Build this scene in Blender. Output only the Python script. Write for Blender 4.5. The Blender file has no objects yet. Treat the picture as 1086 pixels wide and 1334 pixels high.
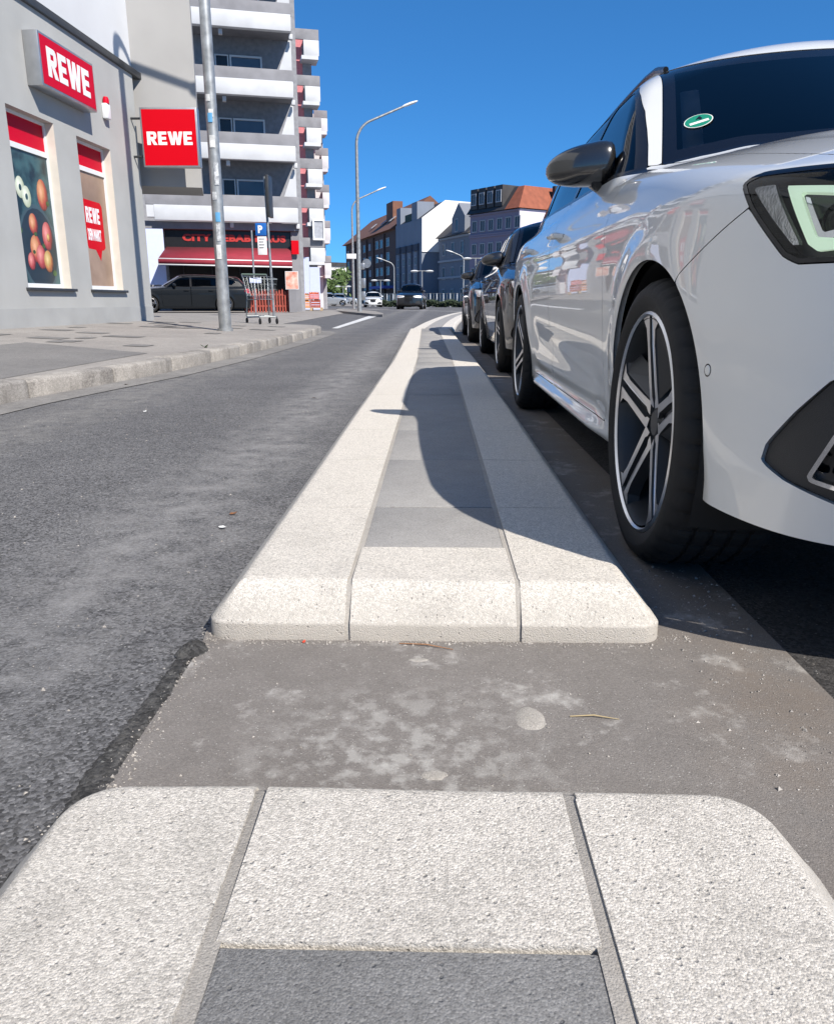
import bpy, bmesh, math, random
import numpy as np
from mathutils import Vector, Matrix
R = math.radians
rng = random.Random(7)
scene = bpy.context.scene
col = scene.collection

# ---------------------------------------------------------------- camera
cam = bpy.data.objects.new('camera', bpy.data.cameras.new('camera'))
col.objects.link(cam); scene.camera = cam
cam.data.sensor_fit = 'VERTICAL'; cam.data.sensor_height = 24.0
cam.data.lens = 24.0*1000/1334
cam.data.clip_start = .02; cam.data.clip_end = 4000
cam.location = (0, 0, .60)
cam.rotation_euler = (R(90-15.376), 0, R(1.3))

# ---------------------------------------------------------------- daylight
SUN = Vector((.72, -.83, 1.0)).normalized()          # towards the sun
world = bpy.data.worlds.new('World'); scene.world = world; world.use_nodes = True
wn = world.node_tree; wn.nodes.clear()
sky = wn.nodes.new('ShaderNodeTexSky'); sky.sky_type = 'NISHITA'; sky.sun_disc = False
sky.sun_elevation = math.asin(SUN.z); sky.sun_rotation = math.atan2(SUN.x, SUN.y)
sky.altitude = 24000; sky.air_density = 10; sky.dust_density = 0; sky.ozone_density = 2.6      # deep clear blue
gm = wn.nodes.new('ShaderNodeGamma'); gm.inputs[1].default_value = .62
hs = wn.nodes.new('ShaderNodeHueSaturation'); hs.inputs['Hue'].default_value = .507; hs.inputs['Saturation'].default_value = 1.68; hs.inputs['Value'].default_value = 1.40
bg = wn.nodes.new('ShaderNodeBackground'); bg.inputs['Strength'].default_value = .15
wo = wn.nodes.new('ShaderNodeOutputWorld')
wn.links.new(sky.outputs[0], gm.inputs[0]); wn.links.new(gm.outputs[0], hs.inputs['Color']); wn.links.new(hs.outputs[0], bg.inputs['Color']); wn.links.new(bg.outputs[0], wo.inputs['Surface'])
sl = bpy.data.lights.new('sun', 'SUN'); sl.energy = 5.0; sl.angle = R(.53); sl.color = (1, .935, .85)
so = bpy.data.objects.new('sun', sl); col.objects.link(so)
so.rotation_euler = SUN.to_track_quat('Z', 'Y').to_euler()
scene.view_settings.view_transform = 'Standard'; scene.view_settings.look = 'None'
scene.view_settings.gamma = 1; scene.view_settings.use_curve_mapping = False
scene.view_settings.exposure = .50
scene.render.engine = 'CYCLES'
scene.cycles.max_bounces = 8; scene.cycles.transparent_max_bounces = 12
# ---------------------------------------------------------------- materials
def _new(name):
    m = bpy.data.materials.new(name); m.use_nodes = True
    return m, m.node_tree, m.node_tree.nodes['Principled BSDF']
def pm(name, c, rough=.6, metal=0., var=.08, scale=6., bump=0., bscale=60., coat=0., c2=None, spec=None, emit=0):
    """painted / plain surface: colour broken by noise, optional fine relief"""
    m, nt, b = _new(name); L = nt.links.new
    tc = nt.nodes.new('ShaderNodeTexCoord')
    n = nt.nodes.new('ShaderNodeTexNoise'); n.inputs['Scale'].default_value = scale; n.inputs['Detail'].default_value = 6
    L(tc.outputs['Object'], n.inputs['Vector'])
    mx = nt.nodes.new('ShaderNodeMix'); mx.data_type = 'RGBA'
    c = tuple(c); lo = c2 if c2 else tuple(x*(1-2*var) for x in c); hi = c if c2 else tuple(min(1, x*(1+var)) for x in c)
    mx.inputs[6].default_value = (*lo, 1); mx.inputs[7].default_value = (*hi, 1)
    rmp = nt.nodes.new('ShaderNodeMapRange'); rmp.inputs[1].default_value = .32; rmp.inputs[2].default_value = .68
    L(n.outputs['Fac'], rmp.inputs[0]); L(rmp.outputs[0], mx.inputs[0]); L(mx.outputs[2], b.inputs['Base Color'])
    b.inputs['Roughness'].default_value = rough; b.inputs['Metallic'].default_value = metal
    if coat: b.inputs['Coat Weight'].default_value = coat; b.inputs['Coat Roughness'].default_value = .015
    if spec is not None: b.inputs['Specular IOR Level'].default_value = spec
    if emit:
        L(mx.outputs[2], b.inputs['Emission Color']); b.inputs['Emission Strength'].default_value = emit
    if bump:
        n2 = nt.nodes.new('ShaderNodeTexNoise'); n2.inputs['Scale'].default_value = bscale; n2.inputs['Detail'].default_value = 5
        L(tc.outputs['Object'], n2.inputs['Vector'])
        bp = nt.nodes.new('ShaderNodeBump'); bp.inputs['Strength'].default_value = 1; bp.inputs['Distance'].default_value = bump
        L(n2.outputs['Fac'], bp.inputs['Height']); L(bp.outputs[0], b.inputs['Normal'])
    return m
def glass(name, tint=(.10, .12, .14), rough=.01, ior=1.5):
    """thin window pane: tinted see-through plus a mirror-like surface"""
    m, nt, b = _new(name); L = nt.links.new; nt.nodes.remove(b)
    t = nt.nodes.new('ShaderNodeBsdfTransparent'); t.inputs[0].default_value = (*tint, 1)
    g = nt.nodes.new('ShaderNodeBsdfGlossy'); g.inputs['Roughness'].default_value = rough
    f = nt.nodes.new('ShaderNodeFresnel'); f.inputs[0].default_value = ior
    mx = nt.nodes.new('ShaderNodeMixShader')
    L(f.outputs[0], mx.inputs[0]); L(t.outputs[0], mx.inputs[1]); L(g.outputs[0], mx.inputs[2])
    L(mx.outputs[0], nt.nodes['Material Output'].inputs[0])
    return m
# ---------------------------------------------------------------- objects
def thing(name, label, cat, loc=(0, 0, 0), rotz=0., group=None):
    o = bpy.data.objects.new(name, None); col.objects.link(o); o.empty_display_size = .2
    o.location = loc; o.rotation_euler = (0, 0, rotz); tag(o, label, cat, group); return o
def tag(o, label=None, cat=None, group=None, kind=None):
    if label: o['label'] = label
    if cat: o['category'] = cat
    if group: o['group'] = group
    if kind: o['kind'] = kind
    return o
def empty(name, parent, loc=(0, 0, 0), rot=(0, 0, 0)):
    o = bpy.data.objects.new(name, None); col.objects.link(o); o.empty_display_size = .1
    o.parent = parent; o.location = loc; o.rotation_euler = rot; return o
def link(name, me, parent=None, loc=(0, 0, 0), rot=(0, 0, 0)):
    o = bpy.data.objects.new(name, me); col.objects.link(o); o.parent = parent
    o.location = loc; o.rotation_euler = rot; return o
def copy_tree(o, parent=None):
    c = o.copy(); col.objects.link(c)
    if parent is not None: c.parent = parent
    for ch in list(o.children): copy_tree(ch, c)
    return c
class MB:
    """collects shapes for ONE mesh object"""
    def __init__(s): s.v, s.f, s.m, s.sm = [], [], [], []; s.mi = 0; s.smooth = False
    def add(s, vs, fs):
        k = len(s.v); s.v += [tuple(p) for p in vs]
        for f in fs: s.f.append(tuple(i+k for i in f)); s.m.append(s.mi); s.sm.append(s.smooth)
        return s
    def box(s, x0, y0, z0, x1, y1, z1, rz=0., piv=None, bev=0.):
        if bev > 0:
            b = min(bev, .45*min(abs(x1-x0), abs(y1-y0), abs(z1-z0)))
            bm = bmesh.new(); bmesh.ops.create_cube(bm, size=1)
            bmesh.ops.scale(bm, vec=(x1-x0, y1-y0, z1-z0), verts=bm.verts)
            bmesh.ops.translate(bm, vec=((x0+x1)/2, (y0+y1)/2, (z0+z1)/2), verts=bm.verts)
            bmesh.ops.bevel(bm, geom=bm.edges[:], offset=b, segments=2, profile=.5, affect='EDGES')
            bm.verts.ensure_lookup_table()
            vs = [v.co.copy() for v in bm.verts]; fs = [[v.index for v in f.verts] for f in bm.faces]; bm.free()
        else:
            vs = [Vector(p) for p in ((x0,y0,z0),(x1,y0,z0),(x1,y1,z0),(x0,y1,z0),(x0,y0,z1),(x1,y0,z1),(x1,y1,z1),(x0,y1,z1))]
            fs = [(3,2,1,0),(4,5,6,7),(0,1,5,4),(1,2,6,5),(2,3,7,6),(3,0,4,7)]
        if rz:
            pv = Vector(piv or ((x0+x1)/2, (y0+y1)/2, 0)); M = Matrix.Rotation(rz, 3, 'Z')
            vs = [M @ (v-pv) + pv for v in vs]
        return s.add(vs, fs)
    def prism(s, poly, a, b, axis='z'):
        """outline (2-D) between a and b along axis; axis y: outline is (x, z); axis x: outline is (y, z)"""
        n = len(poly)
        mk = dict(z=lambda p, q: (p[0], p[1], q), y=lambda p, q: (p[0], q, p[1]), x=lambda p, q: (q, p[0], p[1]))[axis]
        vs = [mk(p, a) for p in poly] + [mk(p, b) for p in poly]
        fs = [tuple(range(n-1, -1, -1)), tuple(range(n, 2*n))] + [(i, (i+1) % n, n+(i+1) % n, n+i) for i in range(n)]
        return s.add(vs, fs)
    def quad(s, a, b, c, d): return s.add((a, b, c, d), ((0, 1, 2, 3),))
    def tube(s, pts, r, n=10, cap=True):
        pts = [Vector(p) for p in pts]; rr = r if isinstance(r, (list, tuple)) else [r]*len(pts)
        vs, fs = [], []; up = None
        for i, p in enumerate(pts):
            t = (pts[min(i+1, len(pts)-1)] - pts[max(i-1, 0)]).normalized()
            if up is None: up = t.orthogonal().normalized()
            up = (up - t*up.dot(t)).normalized(); sd = t.cross(up)
            for k in range(n):
                a = 2*math.pi*k/n; vs.append(p + (up*math.cos(a) + sd*math.sin(a))*rr[i])
        for i in range(len(pts)-1):
            for k in range(n):
                fs.append((i*n+k, i*n+(k+1) % n, (i+1)*n+(k+1) % n, (i+1)*n+k))
        if cap: fs += [tuple(range(n-1, -1, -1)), tuple((len(pts)-1)*n+k for k in range(n))]
        q = s.smooth; s.smooth = True; s.add(vs, fs); s.smooth = q
        return s
    def lathe(s, prof, n=24, c=(0, 0, 0), axis='z', closed=False):
        """profile of (radius, height) turned about an axis through c"""
        vs, fs = [], []; m = len(prof)
        for k in range(n):
            a = 2*math.pi*k/n
            for r, h in prof:
                p = (r*math.cos(a), r*math.sin(a), h)
                if axis == 'x': p = (h, r*math.cos(a), r*math.sin(a))
                if axis == 'y': p = (r*math.cos(a), h, r*math.sin(a))
                vs.append((p[0]+c[0], p[1]+c[1], p[2]+c[2]))
        for k in range(n):
            for j in range(m if closed else m-1):
                j2 = (j+1) % m
                fs.append((k*m+j, ((k+1) % n)*m+j, ((k+1) % n)*m+j2, k*m+j2))
        q = s.smooth; s.smooth = True; s.add(vs, fs); s.smooth = q
        return s
    def mesh(s, name, mats):
        me = bpy.data.meshes.new(name); me.from_pydata(s.v, [], s.f); me.update()
        for m in (mats if isinstance(mats, (list, tuple)) else [mats]): me.materials.append(m)
        me.polygons.foreach_set('material_index', s.m); me.polygons.foreach_set('use_smooth', s.sm)
        bm = bmesh.new(); bm.from_mesh(me); bmesh.ops.recalc_face_normals(bm, faces=bm.faces); bm.to_mesh(me); bm.free()
        try: me.set_sharp_from_angle(angle=R(40))
        except Exception: pass
        return me
    def obj(s, name, mats, parent=None, loc=(0, 0, 0), rot=(0, 0, 0)):
        return link(name, s.mesh(name, mats), parent, loc, rot)
def text_mesh(body, size, width, mat, name, parent, M, bold=.0, depth=.004, space=1.0):
    """flat lettering turned into a mesh; fitted to width; M puts the text plane into the parent's space"""
    cu = bpy.data.curves.new(name, 'FONT'); cu.body = body; cu.size = size; cu.align_x = 'CENTER'; cu.align_y = 'CENTER'
    cu.extrude = depth/2; cu.offset = bold; cu.resolution_u = 3; cu.space_character = space
    tmp = bpy.data.objects.new('tmp', cu); col.objects.link(tmp)
    dg = bpy.context.evaluated_depsgraph_get(); me = bpy.data.meshes.new_from_object(tmp.evaluated_get(dg))
    bpy.data.objects.remove(tmp); bpy.data.curves.remove(cu)
    n = len(me.vertices); co = np.empty(n*3); me.vertices.foreach_get('co', co); co = co.reshape(-1, 3)
    lo, hi = co.min(0), co.max(0)
    co[:, 0] = (co[:, 0]-(lo[0]+hi[0])/2)*(width/(hi[0]-lo[0])); co[:, 1] = (co[:, 1]-(lo[1]+hi[1])/2)*(size/(hi[1]-lo[1]))
    me.vertices.foreach_set('co', co.ravel()); me.materials.clear(); me.materials.append(mat)
    me.transform(M); me.update(); me.name = name
    o = link(name, me, parent); return o
# heavy block letters in a unit-high box: (pieces, width)
GLYPH = dict(
    R=([[(0,0),(.34,0),(.34,1),(0,1)], [(.34,.79),(.66,.79),(.66,1),(.34,1)], [(.34,.40),(.66,.40),(.66,.60),(.34,.60)], [(.66,.40),(.80,.43),(.90,.52),(.94,.66),(.94,.76),(.90,.90),(.80,.98),(.66,1)], [(.37,.399),(.69,.399),(1.0,0),(.63,0)]], 1.0),
    E=([[(0,0),(.34,0),(.34,1),(0,1)], [(.34,.78),(.84,.78),(.84,1),(.34,1)], [(.34,.395),(.78,.395),(.78,.605),(.34,.605)], [(.34,0),(.86,0),(.86,.22),(.34,.22)]], .88),
    W=([[(0,1),(.33,1),(.45,.40),(.57,1),(.87,1),(.99,.40),(1.11,1),(1.44,1),(1.17,0),(.83,0),(.72,.52),(.61,0),(.27,0)]], 1.44))
def block_word(word, cx, z0, w, h, y, mat, parent, depth=.004, gap=.09):
    # letters of a sign, each its own small solid, facing -y
    tot = sum(GLYPH[c][1] for c in word) + gap*(len(word)-1); k = w/tot; x = cx-w/2
    for c in word:
        b = MB()
        for p in GLYPH[c][0]: b.prism([(x+px*k, z0+pz*h) for px, pz in p], y, y+depth, 'y')
        b.obj('letter', mat, parent); x += (GLYPH[c][1]+gap)*k
FRONT = Matrix(((1,0,0,0),(0,0,-1,0),(0,1,0,0),(0,0,0,1)))       # text facing -y
# ---------------------------------------------------------------- car surfaces
def spline(pts):
    """natural cubic spline through (x, y) pairs, flat extrapolation"""
    xs = np.array([p[0] for p in pts], float); ys = np.array([p[1] for p in pts], float)
    n = len(xs); A = np.zeros((n, n)); b = np.zeros(n); h = np.diff(xs)
    A[0, 0] = A[-1, -1] = 1
    for i in range(1, n - 1):
        A[i, i-1] = h[i-1]; A[i, i] = 2*(h[i-1]+h[i]); A[i, i+1] = h[i]
        b[i] = 3*((ys[i+1]-ys[i])/h[i] - (ys[i]-ys[i-1])/h[i-1])
    c = np.linalg.solve(A, b)
    bb = np.diff(ys)/h - h*(2*c[:-1]+c[1:])/3; d = np.diff(c)/(3*h)
    # sample densely once: np.interp is far quicker afterwards
    X = np.linspace(xs[0], xs[-1], 1500)
    k = np.clip(np.searchsorted(xs, X) - 1, 0, n-2); t = X - xs[k]
    Y = ys[k] + bb[k]*t + c[k]*t*t + d[k]*t**3
    return lambda x: np.interp(x, X, Y)
def smax(a, b, r):
    h = np.maximum(r - np.abs(a-b), 0)/r
    return np.maximum(a, b) + h*h*r*.25
def smin(a, b, r): return -smax(-a, -b, r)
def sstep(x, a, b):
    t = np.clip((x-a)/(b-a), 0, 1); return t*t*(3-2*t)

class CarShape:
    """implicit body of a wagon / hatchback; u back from the nose, w out from the middle, z up"""
    def __init__(s, L=4.66, front=.86, wb=2.68, R=.325, roof=1.49, rear='wagon', detail=True):
        s.L, s.fa, s.ra, s.R, s.detail = L, front, front+wb, R, detail
        s.side = spline([(.10,.80),(.165,.846),(.21,.862),(.26,.868),(.30,.872),(.36,.878),(.44,.886),(.54,.895),
                         (.64,.902),(.72,.904),(.79,.898),(.86,.887),(.93,.866),(.99,.825),(1.05,.76)])
        s.nose = spline([(0,0),(.2,.012),(.4,.045),(.55,.09),(.66,.135),(.75,.19),(.81,.255),(.85,.345),(.885,.49),(.915,.80),(.935,1.25)])
        s.hood = spline([(-.2,.66),(.05,.785),(.2,.842),(.5,.908),(.9,.972),(1.3,1.016),(1.6,1.04),(2.2,1.05),(5,1.05)])
        s.roofl = spline([(1.6,roof-.055),(2.1,roof-.012),(2.6,roof),(3.2,roof-.012),(3.8,roof-.045),(4.3,roof-.09),(5,roof-.16)])
        s.glass = spline([(.85,.865),(.95,.838),(1.02,.806),(1.10,.775),(1.2,.735),(1.30,.688),(1.37,.650),(1.45,.60)])
        s.rearg = spline([(.9,L-.10),(1.0,L-.14),(1.2,L-.33),(1.35,L-.50),(1.5,L-.72)] if rear=='wagon' else
                         [(.9,L-.10),(1.0,L-.17),(1.2,L-.52),(1.35,L-.80),(1.5,L-1.15)])
        s.wsz = 1.03; s.wsu = 1.33
    def body(s, u, w, z):
        W = s.side(z)
        u1 = u - s.fa; u2 = u - s.ra
        if s.detail:
            mid = sstep(u, s.fa+.42, s.fa+.75)*(1-sstep(u, s.ra-.62, s.ra-.36))
            zl = .36 + .05*(u-1.6)          # hollow above the sill, rising to the back
            W = W - .012*mid*np.exp(-((z-zl)/.075)**2) + mid*(.026*np.exp(-((z-.212)/.026)**2) - .012*np.exp(-((z-.272)/.03)**2))
            W = W + .006*np.exp(-((z-(.775+.012*u))/.028)**2)*sstep(u,.5,.9)
        for uu in (u1, u2):
            d = np.sqrt(uu*uu + (z-s.R)**2)
            W = W + .014*np.exp(-((d-.385)/.055)**2)*sstep(z, .26, .50)*(z < 1)
        W = W - .10*np.maximum(u-(s.L-.95), 0)**2/.9
        f = s.nose(np.abs(w)) + .055*(np.maximum(z-.55, 0)/.25)**2 + .05*np.maximum(.32-z, 0)/.15
        g = smax(np.abs(w)-W, f-u, .06)
        bulge = .012*np.exp(-((np.abs(w)-.50)/.07)**2)*sstep(u,.3,.9)*(1-sstep(u,1.3,1.8)) if s.detail else 0
        top = z - (s.hood(u) + bulge - .066*(np.abs(w)/.8)**2 - .02*np.maximum(np.abs(w)-.62, 0)/.25)
        g = smax(g, top, .075)
        g = smax(g, .165-z, .05)
        r = u - (s.L - .02 - .06*np.maximum(z-.6,0)/.4 - .04*np.maximum(.5-z,0)/.3 - .10*(w/.85)**2)
        return smax(g, r, .08)
    def gside(s, u, w, z): return np.abs(w) - (s.glass(z) - .10*np.maximum(u-(s.L-1.7), 0)**2/2.2)
    def gwind(s, u, w, z): return (s.wsu + .52*w*w + (z-s.wsz)/.64 + .10*(z-s.wsz)**2 - u)*.54
    def green(s, u, w, z):
        g = smax(s.gside(u, w, z), s.gwind(u, w, z), .045)
        g = smax(g, z - (s.roofl(u) - .10*(w/.6)**2), .07)
        g = smax(g, .84-z, .02)
        return smax(g, (u - (s.rearg(z) - .12*(w/.6)**2))*.7, .06)
    def G(s, u, w, z): return smin(s.body(u, w, z), s.green(u, w, z), .02)
    def grad(s, P, e=1.5e-3):
        g = np.empty_like(P)
        for k in range(3):
            A = P.copy(); B = P.copy(); A[:, k] += e; B[:, k] -= e
            g[:, k] = s.G(*A.T) - s.G(*B.T)
        return g/np.maximum(np.linalg.norm(g, axis=1), 1e-9)[:, None]
    def s_of(s, u, w):
        """length coordinate along the flank: u - axle behind the front axle, arc round the corner ahead of it"""
        d = s.fa - u
        return np.where(d > 0, -.95*np.arctan2(d, np.maximum(np.abs(w), 1e-6)), u - s.fa)
    def cast(s, O, D, tmax, n=34):
        lo = np.zeros(len(O)); hi = np.full(len(O), tmax)
        for _ in range(n):
            m = .5*(lo+hi); P = O + D*m[:, None]
            ins = s.G(*P.T) < 0
            lo = np.where(ins, m, lo); hi = np.where(ins, hi, m)
        return O + D*(.5*(lo+hi))[:, None]
def poly_sdf(px, py, poly):
    """signed distance, positive inside"""
    d = np.full(px.shape, 1e9); ins = np.zeros(px.shape, bool); n = len(poly)
    for i in range(n):
        x0, y0 = poly[i]; x1, y1 = poly[(i+1) % n]
        ex, ey = x1-x0, y1-y0; wx, wy = px-x0, py-y0
        t = np.clip((wx*ex+wy*ey)/(ex*ex+ey*ey+1e-12), 0, 1)
        d = np.minimum(d, (wx-ex*t)**2 + (wy-ey*t)**2)
        c = (y0 > py) != (y1 > py)
        ins ^= c & (px < (ex*(py-y0)/((ey if abs(ey) > 1e-12 else 1e-12)) + x0))
    d = np.sqrt(d)
    return np.where(ins, d, -d)
def mins(*a):
    r = a[0]
    for b in a[1:]: r = np.minimum(r, b)
    return r
class Shell:
    """sampled surface of a CarShape (half, w >= 0) from which panels are cut"""
    def __init__(s, c, res, front=False):
        s.c = c; z0 = .62; u0, u1 = c.fa, c.L-.95
        bt = np.linspace(R(-62), R(90), 600); O = np.tile((2.6, 0, z0), (600, 1)); D = np.stack([0*bt, np.cos(bt), np.sin(bt)], 1)
        Q = c.cast(O, D, 3); arc = np.concatenate([[0], np.cumsum(np.linalg.norm(np.diff(Q, axis=0), axis=1))])
        nr = int(arc[-1]/res); beta = np.interp(np.linspace(0, arc[-1], nr), arc, bt)
        na = int(1.5/res); al = np.linspace(0, R(90), na)
        cols = [(u0, -math.cos(a), math.sin(a)) for a in al] + [(u, 0, 1) for u in np.linspace(u0, u1, int((u1-u0)/res))[1:]] \
             + [(u1, math.sin(a), math.cos(a)) for a in np.linspace(0, R(90), int(1.4/res))[1:]]
        if front: cols = cols[int(na*.22):na]; beta = beta[(beta > R(-27)) & (beta < R(17))]; nr = len(beta)
        cu = np.array(cols); nc = len(cu)
        cb, sb = np.cos(beta)[:, None], np.sin(beta)[:, None]
        D = np.stack([cb*cu[None, :, 1], cb*cu[None, :, 2], np.repeat(sb, nc, 1)], 2).reshape(-1, 3)
        O = np.stack([np.tile(cu[:, 0], (nr, 1)), np.zeros((nr, nc)), np.full((nr, nc), z0)], 2).reshape(-1, 3)
        s.P = c.cast(O, D, 3.2, 26); s.N = c.grad(s.P); s.nr, s.nc = nr, nc
        s.P[:, 1] = np.maximum(s.P[:, 1], 0)
        i = np.arange(nr*nc).reshape(nr, nc)
        s.Q = np.stack([i[:-1, :-1], i[:-1, 1:], i[1:, 1:], i[1:, :-1]], 2).reshape(-1, 4)
        s.u, s.w, s.z = s.P.T; s.s = c.s_of(s.u, s.w)
    def cut(s, phi):
        """clip the grid to phi > 0 -> points, normals, faces, rim edges"""
        pos = phi[s.Q] > 0; k = pos.sum(1)
        full = s.Q[k == 4]; part = s.Q[(k > 0) & (k < 4)]
        ex_p, ex_n, cutv = [], [], {}; base = len(s.P); faces = []; rim = []
        def cv(a, b):
            if a > b: a, b = b, a
            i = cutv.get((a, b))
            if i is None:
                t = phi[a]/(phi[a]-phi[b]); t = min(max(t, 0), 1)
                ex_p.append(s.P[a]*(1-t)+s.P[b]*t); n = s.N[a]*(1-t)+s.N[b]*t; ex_n.append(n/max(np.linalg.norm(n), 1e-9))
                i = cutv[(a, b)] = base+len(ex_p)-1
            return i
        for q in part.tolist():
            f = []; cs = []
            for a, b in zip(q, q[1:]+q[:1]):
                if phi[a] > 0: f.append(a)
                if (phi[a] > 0) != (phi[b] > 0): j = cv(a, b); f.append(j); cs.append((j, phi[a] > 0))
            if len(f) >= 3: faces.append(tuple(f))
            for m in range(len(cs)):
                if cs[m][1]: rim.append((cs[m][0], cs[(m+1) % len(cs)][0]))
        P = np.vstack([s.P, np.array(ex_p).reshape(-1, 3)]); N = np.vstack([s.N, np.array(ex_n).reshape(-1, 3)])
        return P, N, full, faces, rim
    def panel(s, name, phi, mat, parent, off=0., skirt=.016, side=-1, both=False):
        P, N, full, faces, rim = s.cut(phi)
        if len(full) + len(faces) == 0: return None
        allf = [tuple(f) for f in full.tolist()] + faces
        used = np.unique(np.concatenate([full.ravel(), np.array([i for f in faces for i in f], int)]).astype(int))
        mp = np.full(len(P), -1); mp[used] = np.arange(len(used))
        P, N = P[used]+N[used]*off, N[used]
        F = [tuple(mp[i] for i in f) for f in allf]; nb = len(P)
        if skirt and rim:
            a = np.array([[mp[i], mp[j]] for i, j in rim if i != j]); A, B = P[a[:, 0]], P[a[:, 1]]
            NA, NB = N[a[:, 0]], N[a[:, 1]]
            sn = np.cross(B-A, NA); sn /= np.maximum(np.linalg.norm(sn, axis=1), 1e-9)[:, None]
            m = len(a); r3 = .003
            # small rounded lip then the return
            P = np.vstack([P, A, B, B-NB*skirt, A-NA*skirt]); N = np.vstack([N, (NA+sn), (NB+sn), sn, sn])
            N /= np.maximum(np.linalg.norm(N, axis=1), 1e-9)[:, None]
            F += [(nb+i, nb+m+i, nb+2*m+i, nb+3*m+i) for i in range(m)]
        def emit(sd):
            V = np.stack([sd*P[:, 1], P[:, 0], P[:, 2]], 1); NN = np.stack([sd*N[:, 1], N[:, 0], N[:, 2]], 1)
            return V, NN
        V, NN = emit(side)
        if both:
            V2, N2 = emit(-side); k = len(V); V = np.vstack([V, V2]); NN = np.vstack([NN, N2]); F = F + [tuple(i+k for i in f) for f in F]
        # wind faces to agree with the normals
        out = []
        for f in F:
            a, b, c = V[f[0]], V[f[1]], V[f[2]]
            n = np.cross(b-a, c-a)
            if abs(n).max() < 1e-12 and len(f) > 3: n = np.cross(c-a, V[f[3]]-a)
            out.append(f if n @ (NN[f[0]]+NN[f[2]]) >= 0 else f[::-1])
        me = bpy.data.meshes.new(name); me.from_pydata(V.tolist(), [], out); me.update()
        me.materials.append(mat); me.polygons.foreach_set('use_smooth', [True]*len(me.polygons))
        if len(me.vertices) == len(NN): me.normals_split_custom_set_from_vertices(NN.tolist())
        return link(name, me, parent)

# ---------------------------------------------------------------- car materials
def paint(name, c, metal=0., coat=1.0, spec=None):
    return pm(name, c, rough=.38 if not metal else .30, metal=metal, var=.012, scale=3, coat=coat, spec=spec)
CM = dict(
    white=paint('white car paint', (.72, .725, .70)), black=paint('black car paint', (.006, .0065, .008)),
    grey=paint('dark grey car paint', (.0085, .011, .014), coat=.35, spec=.12), blue=paint('blue black car paint', (.007, .008, .011)), pale=paint('pale car paint', (.70, .71, .70)),
    silver=paint('silver car paint', (.36, .38, .40), .4),
    glass=glass('tinted car glass', (.14, .16, .19)), screen=glass('windscreen glass', (.42, .46, .50)), clear=glass('clear lamp cover', (.97, .98, .98), ior=1.4),
    frit=pm('black glazed border', (.006, .006, .008), .04, var=.02), trim=pm('black window trim', (.010, .010, .012), .22),
    plastic=pm('dark grey bumper plastic', (.022, .023, .025), .48, bump=.0006, bscale=900), dark=pm('black underbody plastic', (.006, .006, .006), .85),
    mirror=pm('gunmetal mirror cap', (.055, .055, .055), .24, metal=.75, var=.02, coat=1.0), rubber=pm('tyre rubber', (.009, .009, .0095), .78, bump=.0004, bscale=700, c2=(.013, .0125, .012)),
    machined=pm('machined alloy', (.74, .74, .75), .30, metal=1, var=.03), alloy=pm('dark grey alloy paint', (.042, .044, .047), .45, metal=.3), disc=pm('brake disc steel', (.24, .23, .22), .38, metal=1, var=.15),
    chrome=pm('chrome', (.75, .76, .78), .06, metal=1, var=.01), drl=pm('daytime light strip', (.56, .72, .55), .3, var=.02, emit=.5), refl=pm('clear side reflector', (.92, .92, .91), .22, metal=.75, var=.2, scale=40, bump=.001, bscale=220),
    bezel=pm('headlight inner bezel', (.018, .019, .022), .28), red=pm('tail lamp red', (.42, .012, .02), .12, coat=1), mirrorglass=pm('mirror glass', (.7, .72, .74), .02, metal=1, var=.0),
    seat=pm('dark seat fabric', (.03, .03, .033), .9), lining=pm('grey cabin lining', (.42, .42, .41), .8), green=pm('green badge print', (.012, .22, .13), .4, var=.03), paper=pm('white badge print', (.75, .76, .72), .5, var=.03), grille=pm('black grille', (.008, .008, .009), .35),
)
_wheel_cache = {}
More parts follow.
